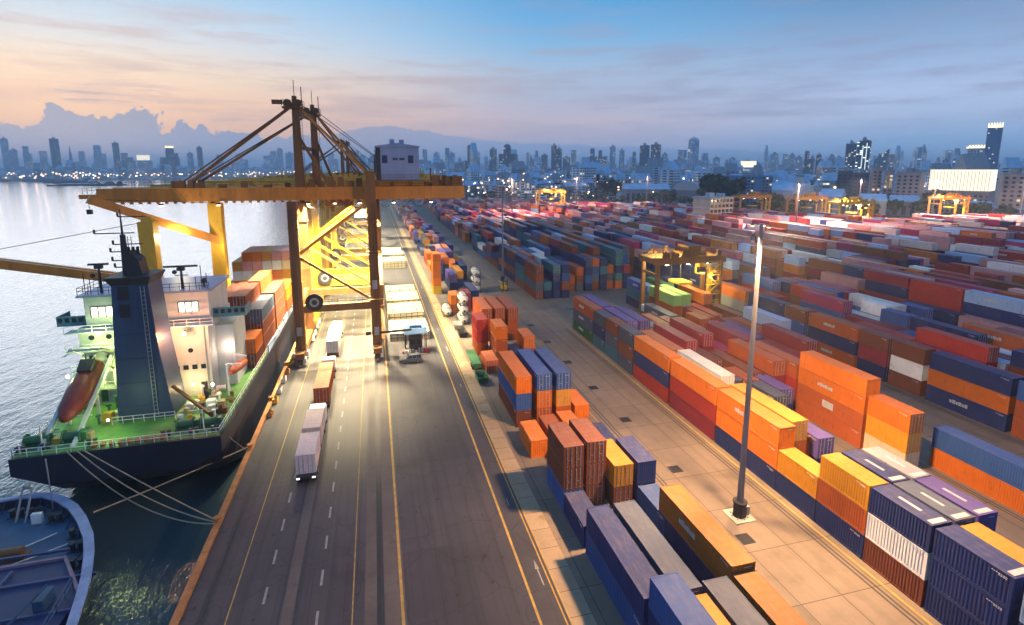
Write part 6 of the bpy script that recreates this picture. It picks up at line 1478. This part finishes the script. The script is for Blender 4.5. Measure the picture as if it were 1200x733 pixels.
wmesh = MB().box(-1.25, 1.25, -.02, .05, 0, 1.9).mesh('window', M_GLASS); smesh = MB().box(-1.25, 1.25, -.02, .05, 0, 1.9).mesh('window', M_GLASS)
for f in range(1, NF):
    for c in range(NC):
        o = bpy.data.objects.new('window', wmesh); COL.objects.link(o); o.parent = ob; o.location = (-8.74 + c * 3.5, .47, f * hh + .85)
    for c in range(4):
        o = bpy.data.objects.new('window', wmesh); COL.objects.link(o); o.parent = ob; o.location = (10.13, 2.3 + c * 3.74, f * hh + .85); o.rotation_euler = (0, 0, R(90))
OP(MB().box(-10.9, 10.9, -.4, 16.4, NF * hh + .45, NF * hh + .9).box(-6, -2, 5, 9, NF * hh + .9, NF * hh + 3.6).cyl((4, 7, NF * hh + .9), (4, 7, NF * hh + 3), 1.6, 14).cyl((7.5, 7, NF * hh + .9), (7.5, 7, NF * hh + 3), 1.6, 14), 'roof', M_PALEROOF)

# low roofs between the towers: too many and too small to count
def low_city(name, n, rect, hrange, seed, label):
    r = random.Random(seed); mb = MB()
    for _ in range(n):
        x, y = rect(r); w_ = r.uniform(8, 26); d = r.uniform(8, 24); h = r.uniform(*hrange) * (1.6 if r.random() < .12 else 1)
        k = r.choice((0, 0, 1, 1, 1, 1, 2, 3));  a = r.uniform(-.6, .6); ca_, sa_ = math.cos(a), math.sin(a)
        P4 = [(x + ca_ * u - sa_ * v_, y + sa_ * u + ca_ * v_) for u, v_ in ((-w_ / 2, -d / 2), (w_ / 2, -d / 2), (w_ / 2, d / 2), (-w_ / 2, d / 2))]
        mb.prism(P4, 0, h, k)
        if r.random() < .6:
            z = h; vs = [(px, py, z) for px, py in P4]; m1 = ((P4[0][0] + P4[3][0]) / 2, (P4[0][1] + P4[3][1]) / 2, z + h * .3 + 1); m2 = ((P4[1][0] + P4[2][0]) / 2, (P4[1][1] + P4[2][1]) / 2, z + h * .3 + 1)
            mb.add(vs + [m1, m2], [(0, 1, 5, 4), (2, 3, 4, 5), (1, 2, 5), (3, 0, 4)], r.choice((4, 4, 5)))
    o = part(mb, name, [F_BLUE, F_PALE, F_TEAL, F_PINK, M_SHEDROOF, M_ROOFGREY]); tag(o, label, 'rooftops', kind='stuff')
def sector(a0, a1, d0, d1):
    def f(r):
        a = R(r.uniform(a0, a1)); d = d0 + (d1 - d0) * r.random() ** 1.3; return d * math.sin(a), d * math.cos(a)
    return f
low_city('city_rooftops', 1500, sector(4, 62, 690, 1900), (7, 26), 1, 'low roofs of the city spreading behind the container yard')
low_city('city_rooftops', 800, sector(-2, 62, 1800, 4200), (18, 62), 2, 'hazy far roofs of the city below the skyline')
low_city('city_rooftops', 520, sector(-31, -5, 2600, 4600), (8, 40), 3, 'hazy low roofs along the far river bank')
# lights of the city and of the far bank
def lights(name, n, rect, zr, seed, size, label, mats):
    r = random.Random(seed); mb = MB()
    for _ in range(n):
        x, y = rect(r); z = r.uniform(*zr); s = size * r.uniform(.5, 1.3); mb.box(x - s, x + s, y - s, y + s, z, z + 2 * s, r.randrange(len(mats)))
    o = part(mb, name, mats); tag(o, label, 'lights', kind='stuff')
EM = [emat('street_glow_amber', (1, .55, .2), 6), emat('street_glow_white', (.9, .95, 1), 4), emat('street_glow_rose', (1, .5, .35), 5), emat('street_glow_gold', (1, .75, .4), 6)]
lights('city_lights', 800, sector(4, 62, 640, 1900), (6, 26), 4, .62, 'small street and window lights scattered over the city', EM)
lights('city_lights', 230, sector(-30, -3, 2330, 2900), (3, 22), 6, 1.5, 'small warm lights along the far river bank', EM[:1] + EM[2:] + [EM[1]])
lights('city_lights', 150, sector(-1, 22, 700, 1700), (4, 30), 8, .7, 'warm lights clustered beyond the quay cranes', EM)

# trees
LEAF = [mat('leaf_dark', (.035, .06, .03), .8, var=.4, scale=.3), mat('leaf_mid', (.055, .09, .035), .8, var=.4, scale=.3)]
BARK = mat('bark', (.07, .05, .04), .9)
def tree_crown(seed, n=620):
    r = random.Random(seed); mb = MB(); blobs = [(r.uniform(-.5, .5), r.uniform(-.5, .5), r.uniform(.40, .88), r.uniform(.16, .36)) for _ in range(10)]
    for _ in range(n):
        bx_, by_, bz_, br_ = r.choice(blobs); u = r.uniform(-1, 1); p = r.uniform(0, 6.283); q = math.sqrt(1 - u * u); rr = br_ * r.uniform(.6, 1.05)
        c = Vector((bx_ + rr * q * math.cos(p), by_ + rr * q * math.sin(p), bz_ + rr * u * .75)); s = r.uniform(.03, .085)
        e1 = Vector((r.uniform(-1, 1), r.uniform(-1, 1), r.uniform(-.6, .6))).normalized() * s; e2 = e1.cross(Vector((r.uniform(-1, 1), r.uniform(-1, 1), r.uniform(-1, 1)))).normalized() * s
        mb.add([tuple(c - e1 - e2), tuple(c + e1 - e2), tuple(c + e1 + e2), tuple(c - e1 + e2)], [(0, 1, 2, 3)], 0 if r.random() < .6 else 1)
    return mb.mesh('crown', LEAF)
CROWNS = [tree_crown(k) for k in range(4)]
tk = MB().cyl((0, 0, 0), (.02, 0, .45), .045, 7, .03)
for k in range(5):
    a = k * 1.3; tk.cyl((.01, 0, .25 + k * .05), (.3 * math.cos(a), .3 * math.sin(a), .55 + k * .04), .02, 5, .008)
TRUNK = tk.mesh('trunk', BARK)
TREES = [(293, 701, 27, 'dark tree at the outer end of the clump beyond the yellow yard crane'), (296, 678, 31, 'tallest dark tree of the clump beyond the yellow yard crane'), (301, 654, 27, 'dark round tree in the middle of the clump beyond the yellow yard crane'), (300, 632, 23, 'dark tree on the city side of the clump beyond the yellow yard crane'),
    (234, 660, 20, 'dark tree standing behind the yellow yard crane'), (196, 588, 15, 'small dark tree just outside the yellow yard crane legs'), (255, 673, 22, 'dark tree between the yellow yard crane and the big clump'),
    (324, 457, 31, 'big dark tree behind the pink office roof, outer one of three'), (323, 445, 32, 'big dark tree behind the pink office roof, middle and tallest of three'), (324, 438, 29, 'big dark tree behind the pink office roof, one nearest the glass slab'),
    (289, 345, 17, 'dark tree between the small orange crane and the far lamp mast, first of four'), (293, 342, 20, 'dark tree between the small orange crane and the far lamp mast, tallest of four'), (297, 338, 19, 'dark tree between the small orange crane and the far lamp mast, third of four'), (304, 338, 16, 'dark tree between the small orange crane and the far lamp mast, last of four'),
    (306, 516, 17, 'dark tree in front of the arched pale hall'), (310, 520, 12, 'low dark tree before the long blue warehouse'), (293, 525, 11, 'low dark bush like tree at the end of the long blue warehouse'), (300, 473, 11, 'low dark tree before the pink office'), (308, 394, 12, 'dark tree behind the small orange crane'),
    (372, 330, 13, 'dark tree beside the white floodlit yard crane'), (330, 352, 14, 'dark tree behind the slim orange crane'), (425, 350, 13, 'dark tree before the dark blue far shed'), (430, 334, 14, 'dark tree past the dark blue far shed'),
    (436, 306, 13, 'dark tree behind the bright orange yard crane, outer one'), (441, 298, 14, 'dark tree behind the bright orange yard crane, nearer one'), (444, 280, 13, 'dark tree close to the frame edge beyond the yard'), (449, 335, 22, 'tall dark tree before the long floodlit hall')
]
def tree(x, y, h, label, i, spread=1.0):
    t = thing('tree', label, 'tree', (x, y, 0), 'dark trees between yard and city'); t.rotation_euler = (0, 0, i * 1.7)
    for nm, me in (('trunk', TRUNK), ('crown', CROWNS[i % 4])):
        o = bpy.data.objects.new(nm, me); COL.objects.link(o); o.parent = t; o.scale = (h * spread, h * spread, h)
    return t
for i, (x, y, h, lab) in enumerate(TREES): tree(x, y, h, lab, i, .65 + .3 * ((i * 37) % 5) / 5)
r_ = random.Random(77); tm_ = MB()
for k in range(240):
    x, y = sector(5, 62, 600, 1300)(r_); s = r_.uniform(5, 10)
    for _ in range(26):
        c = Vector((x + r_.gauss(0, s * .5), y + r_.gauss(0, s * .5), s * r_.uniform(.4, 1.4))); e = r_.uniform(.9, 2)
        e1 = Vector((r_.uniform(-1, 1), r_.uniform(-1, 1), r_.uniform(-.5, .5))).normalized() * e; e2 = e1.cross(Vector((r_.uniform(-1, 1), r_.uniform(-1, 1), 1))).normalized() * e
        tm_.add([tuple(c - e1 - e2), tuple(c + e1 - e2), tuple(c + e1 + e2), tuple(c - e1 + e2)], [(0, 1, 2, 3)], r_.randrange(2))
tag(part(tm_, 'treeline', LEAF), 'dark tree tops mixed among the low city roofs', 'trees', kind='stuff')

# barges on the river
def barge(x, y, L, label, rot, cabin=1):
    t = thing('river_barge', label, 'barge', (x, y, WATER_Z), 'barges moored on the river'); t.rotation_euler = (0, 0, rot)
    def P(mb, n_, m):
        o = bpy.data.objects.new(n_, mb.mesh(n_, m)); COL.objects.link(o); o.parent = t
    h = L / 2; P(MB().loft([[(-h, -1, 3.2), (-h, 1, 3.2), (-h, .8, .2), (-h, -.8, .2)], [(-h * .8, -6, 2.6), (-h * .8, 6, 2.6), (-h * .8, 5, -.6), (-h * .8, -5, -.6)], [(h * .85, -6, 2.6), (h * .85, 6, 2.6), (h * .85, 5, -.6), (h * .85, -5, -.6)], [(h, -3, 3.6), (h, 3, 3.6), (h, 2, .2), (h, -2, .2)]]), 'hull', M_NAVYHULL)
    P(MB().box(-h * .7, h * .45, -4.6, 4.6, 2.61, 4.4), 'cargo_cover', M_HATCHBLUE)
    P(MB().box(h * .55, h * .8, -3.4, 3.4, 2.61, 7.5).box(h * .6, h * .75, -2.4, 2.4, 7.5, 9.6), 'deckhouse', M_WHITE if cabin else M_DARK)
BARG = [(-943, 2006, 150, 'long dark barge group lying farthest off the far bank'), (-860, 1850, 130, 'dark barge with a pale deckhouse, middle one of the river barges'), (-712, 1590, 150, 'dark barge lying nearest in mid river'), (-1010, 2080, 170, 'dark barge at the outer end of the far bank'), (-655, 1560, 90, 'short dark barge beside the nearest river barge')]
for i, (x, y, L, lab) in enumerate(BARG): barge(x, y, L, lab, R(20 + i * 5), i % 2)

# ================================================================== haze
hz = MB().box(-17000, 17000, -480, 17000, -9.5, 205)
hm = bpy.data.materials.new('haze_air'); hm.use_nodes = True; ht = hm.node_tree; ht.nodes.clear()
pv = nd(ht, 'ShaderNodeVolumePrincipled'); pv.inputs['Color'].default_value = (.80, .90, 1, 1); pv.inputs['Density'].default_value = .00022; pv.inputs['Anisotropy'].default_value = .1
out = nd(ht, 'ShaderNodeOutputMaterial'); ht.links.new(pv.outputs[0], out.inputs['Volume'])
h_ = part(hz, 'haze', hm); h_['kind'] = 'stuff'
